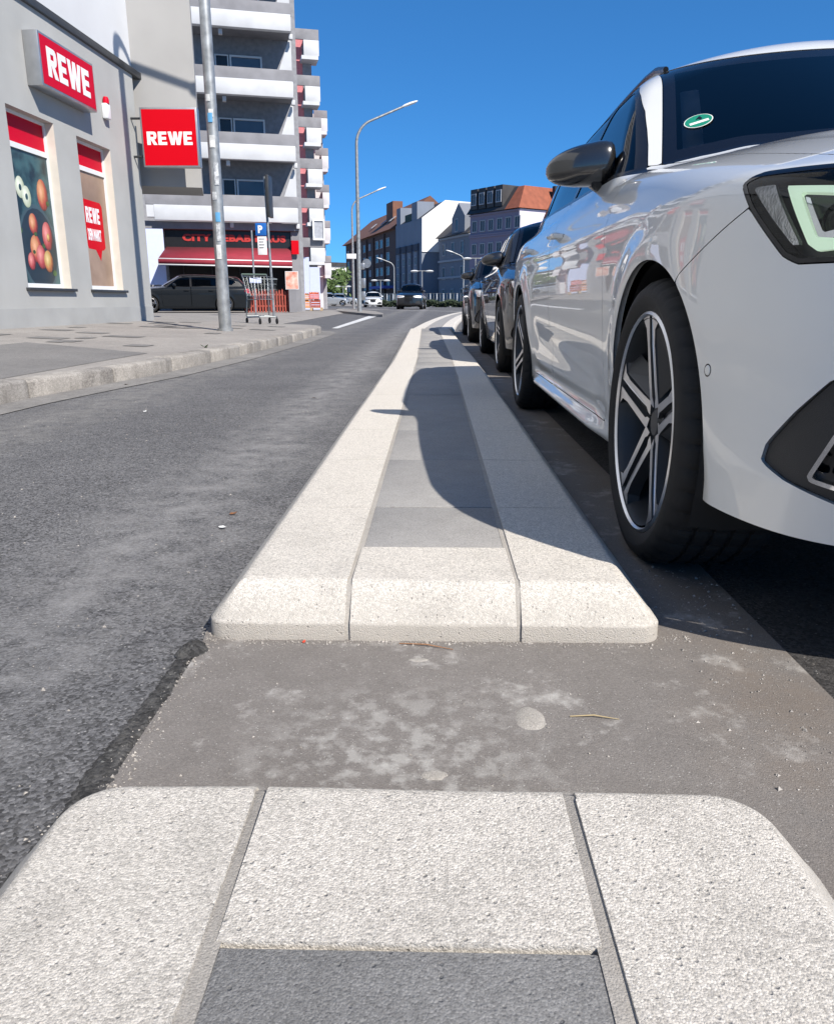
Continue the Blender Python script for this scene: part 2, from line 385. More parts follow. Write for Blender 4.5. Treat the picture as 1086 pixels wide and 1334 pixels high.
def wheel_meshes(Rw, fine):
    key = (Rw, fine)
    if key in _wheel_cache: return _wheel_cache[key]
    rr = Rw*.77; wd = .112                                    # rim edge radius, half width; local x < 0 is the outer face
    na = 240 if fine else 40
    prof = [(rr-.004, -wd+.012), (rr+.006, -wd-.001), (rr+.03, -wd-.010), (Rw-.040, -wd-.011), (Rw-.020, -wd-.004), (Rw-.008, -wd+.010), (Rw-.002, -wd+.026)]
    for g in (-.058, -.020, .020, .058):
        prof += [(Rw, g-.0062), (Rw-.0065, g-.0045), (Rw-.0065, g+.0045), (Rw, g+.0062)]
    prof += [(r, -h) for r, h in prof[6::-1]]
    t = MB(); t.smooth = True; vs, fs = [], []; m = len(prof)
    for k in range(na):
        a = 2*math.pi*k/na
        for j, (r, h) in enumerate(prof):
            if fine and k % 6 == 0 and r > Rw-.015: r -= .0055
            if fine and 1 < j < 4 and k % 2: r += .0
            vs.append((h, r*math.cos(a + h*.25), r*math.sin(a + h*.25)))
    for k in range(na):
        for j in range(m-1): fs.append((k*m+j, ((k+1) % na)*m+j, ((k+1) % na)*m+j+1, k*m+j+1))
    t.add(vs, fs); tyre = t.mesh('tyre', CM['rubber'])
    b = MB(); n = 64 if fine else 28
    b.mi = 1; b.lathe([(rr-.007, -wd+.003), (rr-.003, -wd-.003), (rr+.003, -wd+.001), (rr+.004, -wd+.012)], n, axis='x')
    b.mi = 0; b.lathe([(rr-.012, -wd+.002), (rr-.020, -wd+.02), (rr-.030, .02), (rr-.022, wd), (rr+.004, wd)], n, axis='x')
    b.lathe([(0, -wd+.030), (.028, -wd+.030), (.032, -wd+.034), (.052, -wd+.040), (.066, -wd+.052), (.066, -wd+.10)], 30, axis='x')
    rim = b.mesh('rim', [CM['alloy'], CM['machined']])
    # one spoke: a stem that forks into two prongs, machined face on dark flanks, dark web in the fork
    s = MB(); k = rr/.24
    def face(pts, a_of, depth):
        n = len(pts); top = [(a_of(r), r, o) for r, o in pts]
        s.mi = 1; s.add(top, [tuple(range(n))])
        cx = sum(p[1] for p in pts)/n, 
        s.mi = 0
        cy = sum(p[0] for p in pts)/n; cz = sum(p[1] for p in pts)/n
        low = [(a_of(r)+depth, r + (r-cy)*.02, o + (.006 if o > cz else -.006)) for r, o in pts]
        s.add([(x+.0003, y, z) for x, y, z in top]+low, [(i, (i+1) % n, n+(i+1) % n, n+i) for i in range(n)])
    ax = lambda r: -wd + .004 + .030*max(0, 1-(r/(rr-.01)))**1.2
    for sg in (1, -1):
        pts = [(.034, .005), (.041, .034), (.085, .031), (.172, .0275), (.205, .033), (.2345, .074), (.2345, .0095), (.17, .0105), (.080, .0125), (.058, .0135), (.046, .006)]
        pts = [(r*k, o*k*sg) for r, o in pts]
        face(pts if sg > 0 else pts[::-1], ax, .030)
    q = lambda r, o, d: (ax(r*k)+d, r*k, o*k)
    s.mi = 2; s.add([q(.066, -.0135, .011), q(.234, -.0105, .011), q(.234, .0105, .011), q(.066, .0135, .011)], [(0, 1, 2, 3)])
    s.mi = 0; s.add([q(.058, .0345, .003), q(.206, .0335, .003), q(.229, .068, .006), q(.222, .084, .028), q(.10, .066, .036)], [(0, 1, 2, 3, 4)])
    spoke = s.mesh('spoke', [CM['alloy'], CM['machined'], CM['trim']])
    for p in spoke.polygons: p.use_smooth = False
    d = MB(); d.lathe([(.07, .0), (.155, .0), (.158, .012), (.158, .022), (.07, .022)], 48 if fine else 20, axis='x', c=(-.005, 0, 0))
    disc = d.mesh('brake_disc', CM['disc'])
    bo = MB(); bo.lathe([(0, -.012), (.0085, -.012), (.0105, -.008), (.0105, .02)], 10, axis='x'); bolt = bo.mesh('wheel_bolt', CM['trim'])
    _wheel_cache[key] = (tyre, rim, spoke, disc, bolt, wd)
    return _wheel_cache[key]
def add_wheel(car, x, y, Rw, fine, turn=0., outer=-1, steer=0.):
    tyre, rim, spoke, disc, bolt, wd = wheel_meshes(Rw, fine)
    w = empty('wheel', car, (x, y, Rw), (0, 0, (0 if outer < 0 else math.pi)+steer))
    link('tyre', tyre, w); link('rim', rim, w); link('brake_disc', disc, w)
    for k in range(5):
        a = turn + 2*math.pi*k/5
        link('spoke', spoke, w, rot=(a, 0, 0))
        if fine:
            b = a
            link('wheel_bolt', bolt, w, loc=(-wd+.046, .056*math.cos(b), .056*math.sin(b)))
def make_mirror(car, sd, P, paintm, fine, scale=1.0):
    """door mirror: rounded shell that tapers outwards, black foot, glass at its back (towards +y)"""
    mb = MB(); mb.smooth = True; nu, nv = (26, 28) if fine else (10, 12)
    vs, fs = [], []
    for i in range(nu+1):
        t = i/nu                                          # 0 inner end .. 1 outer tip
        x = -.128 + .262*t
        env = (max(0, 1-(abs(t-.42)/.585)**2.6))**.46 if t > .42 else (max(0, 1-(abs(t-.42)/.428)**6))**.35
        hz = .082*env*(1-.30*max(0, t-.25)) + .002; hy = .086*env*(1-.12*t) + .002
        cz = .006 - .024*t; cy = .05*t*t
        for k in range(nv):
            a = 2*math.pi*k/nv; ca, sa = math.cos(a), math.sin(a)
            e = 2/2.7; yy = hy*math.copysign(abs(ca)**e, ca); zz = hz*math.copysign(abs(sa)**e, sa)
            if yy > .045: yy = .045 + (yy-.045)*.15
            vs.append((sd*(x), cy + yy, cz + zz))
    for i in range(nu):
        for k in range(nv): fs.append((i*nv+k, i*nv+(k+1) % nv, (i+1)*nv+(k+1) % nv, (i+1)*nv+k))
    fs += [tuple(range(nv)), tuple(nu*nv+k for k in range(nv))]
    mb.add([tuple(c*scale for c in v) for v in vs], fs)
    o = mb.obj('wing_mirror', paintm, car, P)
    q = scale
    f = MB(); f.smooth = True; vs, fs = [], []; n = 14
    ring = [(-.020, .0, -.045, .060, .046), (-.065, .006, -.080, .056, .042), (-.100, .012, -.108, .052, .034), (-.150, .03, -.140, .055, .034)]
    for x, y, z, a, b in ring:
        for k in range(n):
            t = 2*math.pi*k/n; vs.append((sd*(x + .3*b*math.sin(t)), y + a*math.cos(t), z + b*math.sin(t)))
    for i in range(len(ring)-1):
        for k in range(n): fs.append((i*n+k, i*n+(k+1) % n, (i+1)*n+(k+1) % n, (i+1)*n+k))
    fs += [tuple(range(n))]
    f.add([tuple(c*(scale if i else 1) for i, c in enumerate(v)) for v in vs], fs); f.obj('mirror_foot', CM['trim'], o)
    g = MB(); g.prism([(sd*-.095, -.05), (sd*.07, -.042), (sd*.09, 0), (sd*.07, .048), (sd*-.095, .055)], .062, .0655, 'y'); g.obj('mirror_glass', CM['mirrorglass'], o).scale = (q, q, q)
    return o

SWO = [(1.415, .958), (1.54, .974), (1.579, 1.003), (1.654, 1.059), (1.735, 1.117), (1.85, 1.197), (1.973, 1.271), (2.09, 1.325), (2.22, 1.348), (2.9, 1.358), (3.6, 1.325), (4.08, 1.245), (4.20, 1.16), (4.02, 1.055), (3.5, 1.015), (2.5, .985)]
HLP = [(-.400, .788), (-.411, .797), (-.437, .803), (-.567, .797), (-.80, .790), (-1.12, .765), (-1.14, .70), (-.90, .668), (-.615, .655), (-.559, .655), (-.531, .667), (-.443, .743)]
INT = [(-.538, .346), (-.545, .375), (-.59, .432), (-.641, .488), (-.80, .50), (-.98, .44), (-1.02, .30), (-.68, .298), (-.584, .326)]
def make_car(name, label, cat, loc, rotz, paintm, res, shape=None, group=None, fine=False, wagon=True, mirror=None, turn=.3, steer=0.):
    c = shape or CarShape(); S = Shell(c, res); car = thing(name, label, cat, loc, rotz, group)
    u, w, z, sc = S.u, S.w, S.z, S.s; g = .0022 if fine else .004
    arch = mins(np.sqrt((u-c.fa)**2+(z-c.R)**2)-.362, np.sqrt((u-c.ra)**2+(z-c.R)**2)-.362)
    arch = np.where(w > .45, arch, .2)
    hl = np.minimum(poly_sdf(sc, z, HLP), .42-u*.0+.5-u); inta = poly_sdf(sc, z, INT)
    gr = np.where(w < .5, poly_sdf(sc, z, [(-1.16, .72), (-1.6, .72), (-1.6, .46), (-1.24, .50)]), -.3)
    bump = poly_sdf(sc, z, [(-.436, .747), (-.318, .697), (-.205, .647), (.05, .30), (.05, .0), (-1.7, .0), (-1.7, .745), (-1.0, .75)]); bump = np.where(u < .9, np.minimum(bump, z-.232), -.3)
    bod = c.body(u, w, z); grn = c.green(u, w, z)
    wind = mins(.712-(z-1.0)*.31-w, 1.395-.03*w*w-z, bod-.010, 2.5-u); wind = np.where(u < 2.25, wind, -.3)
    swin_ok = -wind-.012
    bonnet = mins(.735-.02*(u-1)-w, u-.10, grn-.025, 1.62-u, z-.66, -hl-.006, -bump-.004)
    swin = np.where((w > .45) & (z > .9), mins(poly_sdf(u, z, SWO), swin_ok), -.3)
    SB = [1.42, 2.47, 3.42]
    fd = np.where(w > .5, poly_sdf(u, z, [(1.400, .25), (1.375, .60), (1.385, .90), (1.455, .985), (2.09, 1.37), (2.46, 1.385), (2.455, .25)]), -.3); fd = np.minimum(fd, -wind-g); fd = np.minimum(fd, .984-z)
    rd = np.where(w > .5, poly_sdf(u, z, [(2.475, .25), (2.478, 1.385), (3.30, 1.37), (3.55, 1.05), (3.46, .80), (3.2, .55), (3.12, .25)]), -.3); rd = np.minimum(rd, 1.01-z)
    rw = np.where(u > 3.6, mins(.66-(z-1.0)*.35-w, 1.33-z, z-.98, grn+.01+np.where(w < .75, .2, -.3)), -.3)
    tl = np.where(u > 3.7, poly_sdf(w + (c.L-u), z, [(.60, .74), (.62, .90), (1.12, .92), (1.16, .80), (.98, .74)]), -.3)
    # body = what is left
    low = np.where(u < .9, z-.236, .3)
    body = mins(arch, low, -hl-g, -inta-g, -gr-g, -bump-g, -wind-g, -bonnet-g, -swin-.001, -fd-g, -rd-g, -rw-g, -tl-g)
    S.panel('body', body, paintm, car, both=True)
    S.panel('bonnet', bonnet, paintm, car, both=True)
    bp = S.panel('front_bumper', mins(bump, arch, -hl-g, -inta-g, -gr-g, -bonnet-g), paintm, car, both=True)
    ws = S.panel('windscreen', wind-.034, CM['screen'], car, both=True, skirt=0, off=-.002)
    S.panel('windscreen_border', mins(wind, -wind+.034), CM['frit'], ws, both=True, off=-.002, skirt=.006)
    if fine: S.panel('pillar_lining', np.where(w > .3, mins(.712-(z-1.0)*.31-w-.045, .10-(.712-(z-1.0)*.31-w), 1.33-z, z-1.05, 2.3-u), -.3), CM['lining'], car, both=True, off=-.05, skirt=0)
    r_ = S.panel('rear_window', rw, CM['frit'], car, both=True, off=-.002)
    pil = mins(np.abs(u-2.468)-.036, np.abs(u-3.44)-.022)
    for sd in (-1, 1):
        d1 = S.panel('front_door', mins(fd, arch, -swin), paintm, car, side=sd)
        d2 = S.panel('rear_door', mins(rd, arch, -swin), paintm, car, side=sd)
        S.panel('window_trim', mins(swin, np.maximum(-swin+.016, -pil)), CM['trim'], car, side=sd, off=-.001)
        pane = mins(swin-.016, pil)
        S.panel('window_pane', np.where(u < 2.46, pane, -.3), CM['glass'], d1, side=sd, off=-.004, skirt=0)
        S.panel('window_pane', np.where((u > 2.46) & (u < 3.44), pane, -.3), CM['glass'], d2, side=sd, off=-.004, skirt=0)
        S.panel('quarter_window', np.where(u > 3.44, pane, -.3), CM['glass'], car, side=sd, off=-.004, skirt=0)
        for d, hu in ((d1, 2.30), (d2, 3.22)):
            b = MB(); b.smooth = True; hw = float(c.side(.845))
            pts = [(sd*(hw+.0), hu-.10, .838), (sd*(hw+.028), hu-.085, .842), (sd*(hw+.034), hu, .846), (sd*(hw+.028), hu+.085, .850), (sd*hw, hu+.10, .852)]
            b.tube(pts, [.010, .012, .013, .012, .010], 8); b.obj('door_handle', paintm, d)
        if fine:
            if sd < 0:
                SF = Shell(c, .0042, True); sf, zf = SF.s, SF.z; hlf = np.minimum(poly_sdf(sf, zf, HLP), .92-SF.u); intf = poly_sdf(sf, zf, INT)
            cv = SF.panel('headlight', hlf-.001, CM['clear'], car, side=sd, off=.000, skirt=0)
            H = lambda poly, nm, m, off, sk=.008: SF.panel(nm, np.minimum(poly_sdf(sf, zf, poly), hlf-.004), m, cv, side=sd, off=off, skirt=sk)
            SF.panel('lamp_bezel', hlf-.0012, CM['bezel'], cv, side=sd, off=-.030, skirt=0)
            SF.panel('lamp_rim', mins(hlf, -hlf+.007), CM['frit'], cv, side=sd, off=.001, skirt=.03)
            H([(-.424, .783), (-.474, .782), (-.552, .683), (-.539, .683)], 'side_reflector', CM['refl'], -.006)
            H([(-.500, .777), (-.585, .768), (-.80, .755), (-1.05, .735), (-1.05, .722), (-.80, .742), (-.590, .756), (-.531, .763), (-.576, .693), (-.611, .689), (-.80, .684), (-.80, .670), (-.612, .674), (-.583, .672), (-.565, .683)], 'light_strip', CM['drl'], -.007)
            H([(-.540, .756), (-.548, .755), (-.5845, .699), (-.606, .703), (-.78, .700), (-.78, .690), (-.606, .692), (-.580, .687)], 'lamp_frame', CM['chrome'], -.010)
            for cs in (-.598, -.78):
                k = np.argmin((sc-cs)**2+(z-.722)**2); q, nn = S.P[k], S.N[k]
                l = MB(); l.mi = 0; l.lathe([(.0, .016), (.010, .015), (.020, .010), (.026, .0)], 24); l.mi = 1; l.lathe([(.026, -.01), (.026, .004), (.031, .006), (.034, -.01)], 24)
                qv = Vector((sd*q[1], q[0], q[2])); nv = Vector((sd*nn[1], nn[0], nn[2])).normalized()
                fwd = (nv + Vector((0, -1.2, 0))).normalized()
                o = l.obj('projector_lens', [CM['clear'], CM['frit']], cv, qv - nv*.030); o.rotation_euler = fwd.to_track_quat('Z', 'Y').to_euler()
            SF.panel('intake_trim', mins(intf, -poly_sdf(sf, zf, [(-.62, .338), (-.651, .409), (-.80, .455), (-.94, .41), (-.96, .325), (-.70, .316), (-.625, .329)])), CM['plastic'], bp, side=sd, off=-.006, skirt=.03)
            inner = poly_sdf(sf, zf, [(-.62, .338), (-.651, .409), (-.80, .455), (-.94, .41), (-.96, .325), (-.70, .316), (-.625, .329)])
            SF.panel('intake_edge', mins(inner, -inner+.007), CM['chrome'], bp, side=sd, off=-.001, skirt=.02)
            SF.panel('intake_mesh', mins(inner, np.maximum(.006-np.abs((zf*40) % 1-.5)/40, .002-np.abs((sf*24) % 1-.5)/24)), CM['grille'], bp, side=sd, off=-.022, skirt=.004)
            SF.panel('intake_back', inner, CM['dark'], bp, side=sd, off=-.05, skirt=0)
            k = np.argmin((sc+.372)**2+(z-.482)**2); q, nn = S.P[k], S.N[k]
            pn = MB(); pn.lathe([(0, .0012), (.0085, .0012), (.0095, .0)], 20); pn.mi = 1; pn.lathe([(.0095, .0002), (.0118, .0004), (.012, -.002)], 20)
            o = pn.obj('parking_sensor', [CM['white'], CM['trim']], bp, (sd*q[1], q[0], q[2]))
            o.rotation_euler = Vector((sd*nn[1], nn[0], nn[2])).to_track_quat('Z', 'Y').to_euler()
        else:
            cv = S.panel('headlight', hl, CM['frit'], car, side=sd, skirt=.01)
            S.panel('light_strip', mins(hl-.012, poly_sdf(sc, z, [(-.46, .79), (-1.0, .76), (-1.0, .70), (-.60, .685)])), CM['refl'], cv, side=sd, off=.001, skirt=.01)
            S.panel('intake_trim', inta, CM['plastic'], bp, side=sd, off=-.01, skirt=.02)
        S.panel('tail_light', tl, CM['red'], car, side=sd, off=.004)
        mp = mirror or (.895, 1.86, 1.04)
        make_mirror(car, sd, (sd*mp[0], mp[1], mp[2]), CM['mirror'] if fine else paintm, fine, .83)
        rt = MB(); rt.smooth = True
        if wagon:
            us = np.linspace(2.14, 4.1, 14); pts = []
            for i, uu in enumerate(us):
                e = min(1, min(i, 13-i)/1.3); zz = float(c.roofl(uu)) - .10*(.545/.6)**2 - .004
                pts.append((sd*(.565-.012*e-.03*max(0, uu-3.4)), uu, zz + .036*e))
            rt.tube(pts, [.010]+[.014]*12+[.010], 8); rt.obj('roof_rail', CM['trim'], car)
        for au, st in ((c.fa, steer), (c.ra, 0)):
            add_wheel(car, sd*.788, au, c.R, fine, turn if au == c.fa else turn+.5, sd, st)
            wl = MB(); prof = [(.362, .895), (.372, .84), (.375, .52), (.02, .52)]
            n = 40
            vs, fs = [], []
            for k in range(n+1):
                a = R(-25) + R(230)*k/n
                for r, h in prof: vs.append((sd*h*.985, au + r*math.cos(a), c.R + r*math.sin(a)))
            for k in range(n):
                for j in range(3): fs.append((k*4+j, (k+1)*4+j, (k+1)*4+j+1, k*4+j+1))
            wl.smooth = True; wl.add(vs, fs); wl.obj('wheel_arch_liner', CM['dark'], car)
    S.panel('grille', gr, CM['grille'], car, both=True, off=-.02, skirt=0)
    # dark inside so that no daylight shows through the gaps; floor
    ins = mins(np.sqrt((u-c.fa)**2+(z-c.R)**2)-.40, np.sqrt((u-c.ra)**2+(z-c.R)**2)-.40); ins = np.where(w > .42, ins, .2)
    S2 = Shell(c, .05)
    i2 = mins(np.sqrt((S2.u-c.fa)**2+(S2.z-c.R)**2)-.40, np.sqrt((S2.u-c.ra)**2+(S2.z-c.R)**2)-.40); i2 = np.where(S2.w > .42, i2, .2)
    S2.panel('inner_shell', mins(i2, .93-S2.z), CM['dark'], car, both=True, off=-.055, skirt=0)
    S2.panel('roof_lining', mins(S2.z-1.36, 4.2-S2.u, S2.u-2.1), CM['seat'], car, both=True, off=-.04, skirt=0)
    fl = MB(); fl.box(-.72, .35, .20, .72, c.L-.3, .24); fl.box(-.50, .30, .24, .50, 1.2, .62); fl.obj('floor_pan', CM['dark'], car)
    ds = MB(); ds.box(-.72, 1.38, .70, .72, 1.85, .955, bev=.05); ds.obj('dashboard', CM['seat'], car)
    for sx in (-.36, .36):
        st = MB(); st.box(sx-.24, 2.45, .45, sx+.24, 2.62, 1.08, bev=.06); st.box(sx-.13, 2.53, 1.09, sx+.13, 2.63, 1.27, bev=.04); st.obj('seat', CM['seat'], car)
    return car, S
# ---------------------------------------------------------------- survey: where a point of the picture stands
_th = math.atan(.275); _ps = R(1.3)
def ray(x, y):
    cx, cy = (x-543)/1000, (667-y)/1000
    fw = math.cos(_th) + cy*math.sin(_th); up = -math.sin(_th) + cy*math.cos(_th)
    return Vector((cx*math.cos(_ps)-fw*math.sin(_ps), cx*math.sin(_ps)+fw*math.cos(_ps), up))
def at(x, y, Y): r = ray(x, y); return Vector((0, 0, .6)) + r*(Y/r.y)
def on(x, y, z): r = ray(x, y); return Vector((0, 0, .6)) + r*((z-.6)/r.z)

# ---------------------------------------------------------------- ground materials
def ground_mat(name, lo, hi, grain, gsc, speck, bump, patch=None, patch_c=None, rough=.85, pits=0., streak=False, tint=None, foot=None, spot=None, fine=.30):
    """stony surface: grains of two tones, light specks, large worn areas, relief of the grains"""
    m, nt, b = _new(name); L = nt.links.new; N = nt.nodes.new
    tc = N('ShaderNodeTexCoord'); co = tc.outputs['Object']
    def noise(sc, det=4, rg=.55, vec=co):
        n = N('ShaderNodeTexNoise'); n.inputs['Scale'].default_value = sc; n.inputs['Detail'].default_value = det; n.inputs['Roughness'].default_value = rg
        L(vec, n.inputs['Vector']); return n.outputs['Fac']
    def ramp(f, a, b_):
        r = N('ShaderNodeMapRange'); r.inputs[1].default_value = a; r.inputs[2].default_value = b_; L(f, r.inputs[0]); return r.outputs[0]
    def mix(f, a, b_, mode='MIX'):
        x = N('ShaderNodeMix'); x.data_type = 'RGBA'; x.blend_type = mode
        if isinstance(f, float): x.inputs[0].default_value = f
        else: L(f, x.inputs[0])
        for s, v in ((6, a), (7, b_)):
            if isinstance(v, tuple): x.inputs[s].default_value = (*v, 1)
            else: L(v, x.inputs[s])
        return x.outputs[2]
    def math_(op, a, b_=0.):
        x = N('ShaderNodeMath'); x.operation = op
        for i, v in enumerate((a, b_)):
            if isinstance(v, (int, float)): x.inputs[i].default_value = v
            else: L(v, x.inputs[i])
        return x.outputs[0]
    big = ramp(noise(1.3, 6, .62), .36, .64); mid = ramp(noise(14, 6, .6), .34, .68)
    c = mix(math_('ADD', math_('MULTIPLY', big, .55), math_('MULTIPLY', mid, .45)), lo, hi)
    v = N('ShaderNodeTexVoronoi'); v.inputs['Scale'].default_value = gsc; L(co, v.inputs['Vector'])
    sep = N('ShaderNodeSeparateColor'); L(v.outputs['Color'], sep.inputs[0])
    gcol = mix(sep.outputs[0], tuple(x*(1-grain) for x in (1, 1, 1)), tuple(x*(1+grain) for x in (1, 1, 1)))
    c = mix(1.0, c, gcol, 'MULTIPLY')
    fn_ = mix(ramp(noise(560, 3, .7), .30, .70), tuple([1-.75*fine]*3), tuple([1+.45*fine]*3)); c = mix(1.0, c, fn_, 'MULTIPLY')
    if speck:
        sp = math_('MULTIPLY', ramp(sep.outputs[1], .955, .985), ramp(v.outputs['Distance'], .5, .25))
        c = mix(math_('MULTIPLY', sp, .8), c, speck)
    h = math_('ADD', math_('MULTIPLY', v.outputs['Distance'], -.9), math_('MULTIPLY', noise(gsc*.9, 7, .78), 1.5))
    if pits:
        v2 = N('ShaderNodeTexVoronoi'); v2.inputs['Scale'].default_value = 150; L(co, v2.inputs['Vector'])
        s2 = N('ShaderNodeSeparateColor'); L(v2.outputs['Color'], s2.inputs[0])
        pt = math_('MULTIPLY', ramp(v2.outputs['Distance'], .34, .16), ramp(s2.outputs[0], .86, .90))
        c = mix(math_('MULTIPLY', pt, pits), c, tuple(x*.42 for x in lo)); h = math_('SUBTRACT', h, math_('MULTIPLY', pt, 1.4))
        # worn-off laitance: coarse crumbly areas
        wn_ = ramp(noise(9, 6, .66), .42, .66); cr = ramp(noise(260, 6, .75), .36, .64)
        h = math_('ADD', h, math_('MULTIPLY', math_('MULTIPLY', wn_, cr), .7))
        c = mix(math_('MULTIPLY', math_('MULTIPLY', wn_, ramp(cr, .5, .1)), .07), c, tuple(x*.62 for x in lo))
    if patch_c:
        for (sc, a, b_, amt, xyz) in patch:
            vec = co
            if xyz:
                mp = N('ShaderNodeMapping'); mp.inputs['Scale'].default_value = xyz; L(co, mp.inputs['Vector']); vec = mp.outputs[0]
            f = math_('MULTIPLY', ramp(noise(sc, 8, .66, vec), a, b_), ramp(noise(60, 4, .6), .30, .66))
            c = mix(math_('MULTIPLY', f, amt), c, patch_c)
    if tint:                                   # dust band lying along x = tint[0], width tint[1]
        sx = N('ShaderNodeSeparateXYZ'); L(co, sx.inputs[0])
        for (x0, wd, amt, tc_) in tint:
            d = math_('ABSOLUTE', math_('SUBTRACT', math_('ADD', sx.outputs[0], math_('MULTIPLY', math_('SUBTRACT', noise(1.1, 5, .6), .5), wd*1.4)), x0))
            f = math_('MULTIPLY', ramp(d, wd, wd*.15), ramp(noise(7, 8, .7), .36, .66))
            c = mix(math_('MULTIPLY', f, amt), c, tc_)
    if spot:                                   # splashes gathered around one place: x, y, radius, colour
        dv = N('ShaderNodeVectorMath'); dv.operation = 'DISTANCE'; dv.inputs[1].default_value = (spot[0], spot[1], 0); L(co, dv.inputs[0])
        f = math_('MULTIPLY', ramp(dv.outputs['Value'], spot[2], spot[2]*.35), ramp(noise(30, 6, .62), .47, .60))
        c = mix(math_('MULTIPLY', f, .55), c, spot[3])
    if foot:                                   # darker tone on the lowest centimetres of the stones, then up the slope
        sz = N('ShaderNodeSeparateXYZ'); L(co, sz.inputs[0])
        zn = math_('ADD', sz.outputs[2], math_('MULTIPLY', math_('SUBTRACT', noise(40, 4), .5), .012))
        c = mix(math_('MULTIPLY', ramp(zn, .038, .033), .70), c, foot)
        c = mix(math_('MULTIPLY', math_('MULTIPLY', ramp(zn, .100, .05), ramp(noise(130, 5, .7), .25, .55)), .6), c, tuple(x*.70 for x in lo))  # darkened in the colour to tone down the sunlit slope
    L(c, b.inputs['Base Color']); b.inputs['Roughness'].default_value = rough; b.inputs['Specular IOR Level'].default_value = .3
    bp = N('ShaderNodeBump'); bp.inputs['Strength'].default_value = 1; bp.inputs['Distance'].default_value = bump
    L(h, bp.inputs['Height']); L(bp.outputs[0], b.inputs['Normal'])
    return m
GM = dict(
    asphalt=ground_mat('asphalt', (.098, .098, .102), (.150, .149, .151), .66, 200, (.42, .41, .40), .0024, [(2.6, .60, .74, .30, (1, .7, 1))], (.24, .235, .23), tint=[(-.74, .30, .7, (.29, .285, .28)), (-2.0, .40, .5, (.28, .27, .25))]),
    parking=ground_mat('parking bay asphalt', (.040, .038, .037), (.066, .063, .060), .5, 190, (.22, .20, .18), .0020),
    strip=ground_mat('smooth grey mastic strip', (.163, .149, .137), (.215, .199, .184), .14, 420, (.5, .49, .46), .0007, [(5.2, .56, .63, .8, None), (13, .60, .66, .6, None)], (.42, .405, .38), rough=.8, tint=[(.56, .22, .6, (.16, .125, .095))], spot=(-.05, .90, .26, (.42, .41, .385))),
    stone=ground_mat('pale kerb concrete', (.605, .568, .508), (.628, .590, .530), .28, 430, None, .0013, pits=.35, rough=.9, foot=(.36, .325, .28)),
    slab_dark=ground_mat('dark grey paving slab', (.205, .203, .198), (.265, .261, .255), .22, 420, None, .0009, pits=.25, rough=.85),
    slab=ground_mat('grey paving slab', (.285, .276, .264), (.350, .340, .325), .14, 420, None, .0009, [(3.2, .56, .7, .35, None)], (.36, .35, .33), pits=.25, rough=.85),
    mortar_dark=ground_mat('grey joint mortar', (.24, .225, .205), (.32, .30, .275), .12, 500, None, .0008),
    mortar=ground_mat('joint mortar', (.30, .28, .25), (.40, .375, .34), .12, 500, None, .0008),
    kerb=ground_mat('old granite kerb', (.23, .215, .195), (.41, .385, .35), .22, 160, (.6, .58, .54), .0022, [(3.0, .50, .62, .75, (1, 1.6, .5))], (.11, .10, .09)),
    pave=ground_mat('pavement slabs', (.235, .220, .205), (.335, .315, .29), .12, 120, (.45, .43, .4), .0012, [(2.2, .56, .68, .30, (1, .5, 1))], (.18, .17, .16)),
    pave_dark=ground_mat('dark pavement patch', (.15, .146, .142), (.215, .208, .20), .18, 140, (.3, .29, .28), .0014),
    paint=ground_mat('road marking paint', (.56, .56, .55), (.72, .72, .70), .08, 160, None, .0008, [(6, .52, .62, .5, None)], (.22, .22, .22), rough=.7),
    tar=ground_mat('bitumen', (.035, .035, .036), (.11, .107, .103), .5, 150, (.3, .3, .28), .005, [(30, .5, .62, .6, None)], (.17, .165, .155), rough=.75),
    grit=ground_mat('loose grit', (.22, .20, .18), (.48, .45, .41), .3, 300, None, .0008),
)
# ---------------------------------------------------------------- ground sheets
def sheet(name, pts, z, mat, parent=None):
    b = MB(); b.add([(x, y, z) for x, y in pts], [tuple(range(len(pts)))]); o = b.obj(name, mat, parent)
    if parent is None: o['kind'] = 'structure'
    return o
road = sheet('road', [(-900, -60), (900, -60), (900, 1600), (-900, 1600)], 0, GM['asphalt'])
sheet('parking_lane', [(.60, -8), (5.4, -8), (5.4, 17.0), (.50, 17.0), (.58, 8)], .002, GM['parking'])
sheet('mastic_strip', [(-.404, -3), (.622, -3), (.622, 1.25), (.620, 8), (.56, 15), (-.42, 15), (-.424, 1.32), (-.414, 1.24)], .004, GM['strip'])
sheet('far_pavement', [(6.2, -8), (40, -8), (40, 60), (6.2, 60)], .12, GM['pave'])
b = MB(); b.box(6.0, -8, -.1, 6.2, 60, .125, bev=.02); k_ = b.obj('far_kerb', GM['kerb']); k_['kind'] = 'structure'
# painted lines
def stripe(name, pts, w, z=.008):
    """a painted line along a polyline"""
    b = MB(); P = [Vector((p[0], p[1], 0)) for p in pts]; vs = []
    for i, p in enumerate(P):
        t = (P[min(i+1, len(P)-1)]-P[max(i-1, 0)]).normalized(); n = Vector((-t.y, t.x, 0))
        vs += [(p+n*w/2)[:2]+(z,), (p-n*w/2)[:2]+(z,)]
    b.add(vs, [(2*i, 2*i+1, 2*i+3, 2*i+2) for i in range(len(P)-1)])
    return b.obj(name, GM['paint'], road)
def px_line(pts, z=0): return [tuple(on(x, y, z))[:2] for x, y in pts]
b = MB(); b.add([tuple(p)[:2]+(.008,) for p in (on(432, 428, 0), on(440, 428.3, 0), on(497, 410.5, 0), on(484, 410.6, 0))], [(0, 1, 2, 3)]); b.obj('road_marking', GM['paint'], road)
stripe('road_marking', [(1.6, 46), (-.8, 50), (-4.0, 56), (-8.0, 66)], .30)
stripe('road_marking', [(-9, 67), (-15, 76), (-24, 86)], .40)
for yb in (6.02, 11.0, 16.1): stripe('road_marking', [(.66, yb), (2.9, yb)], .12, .009)

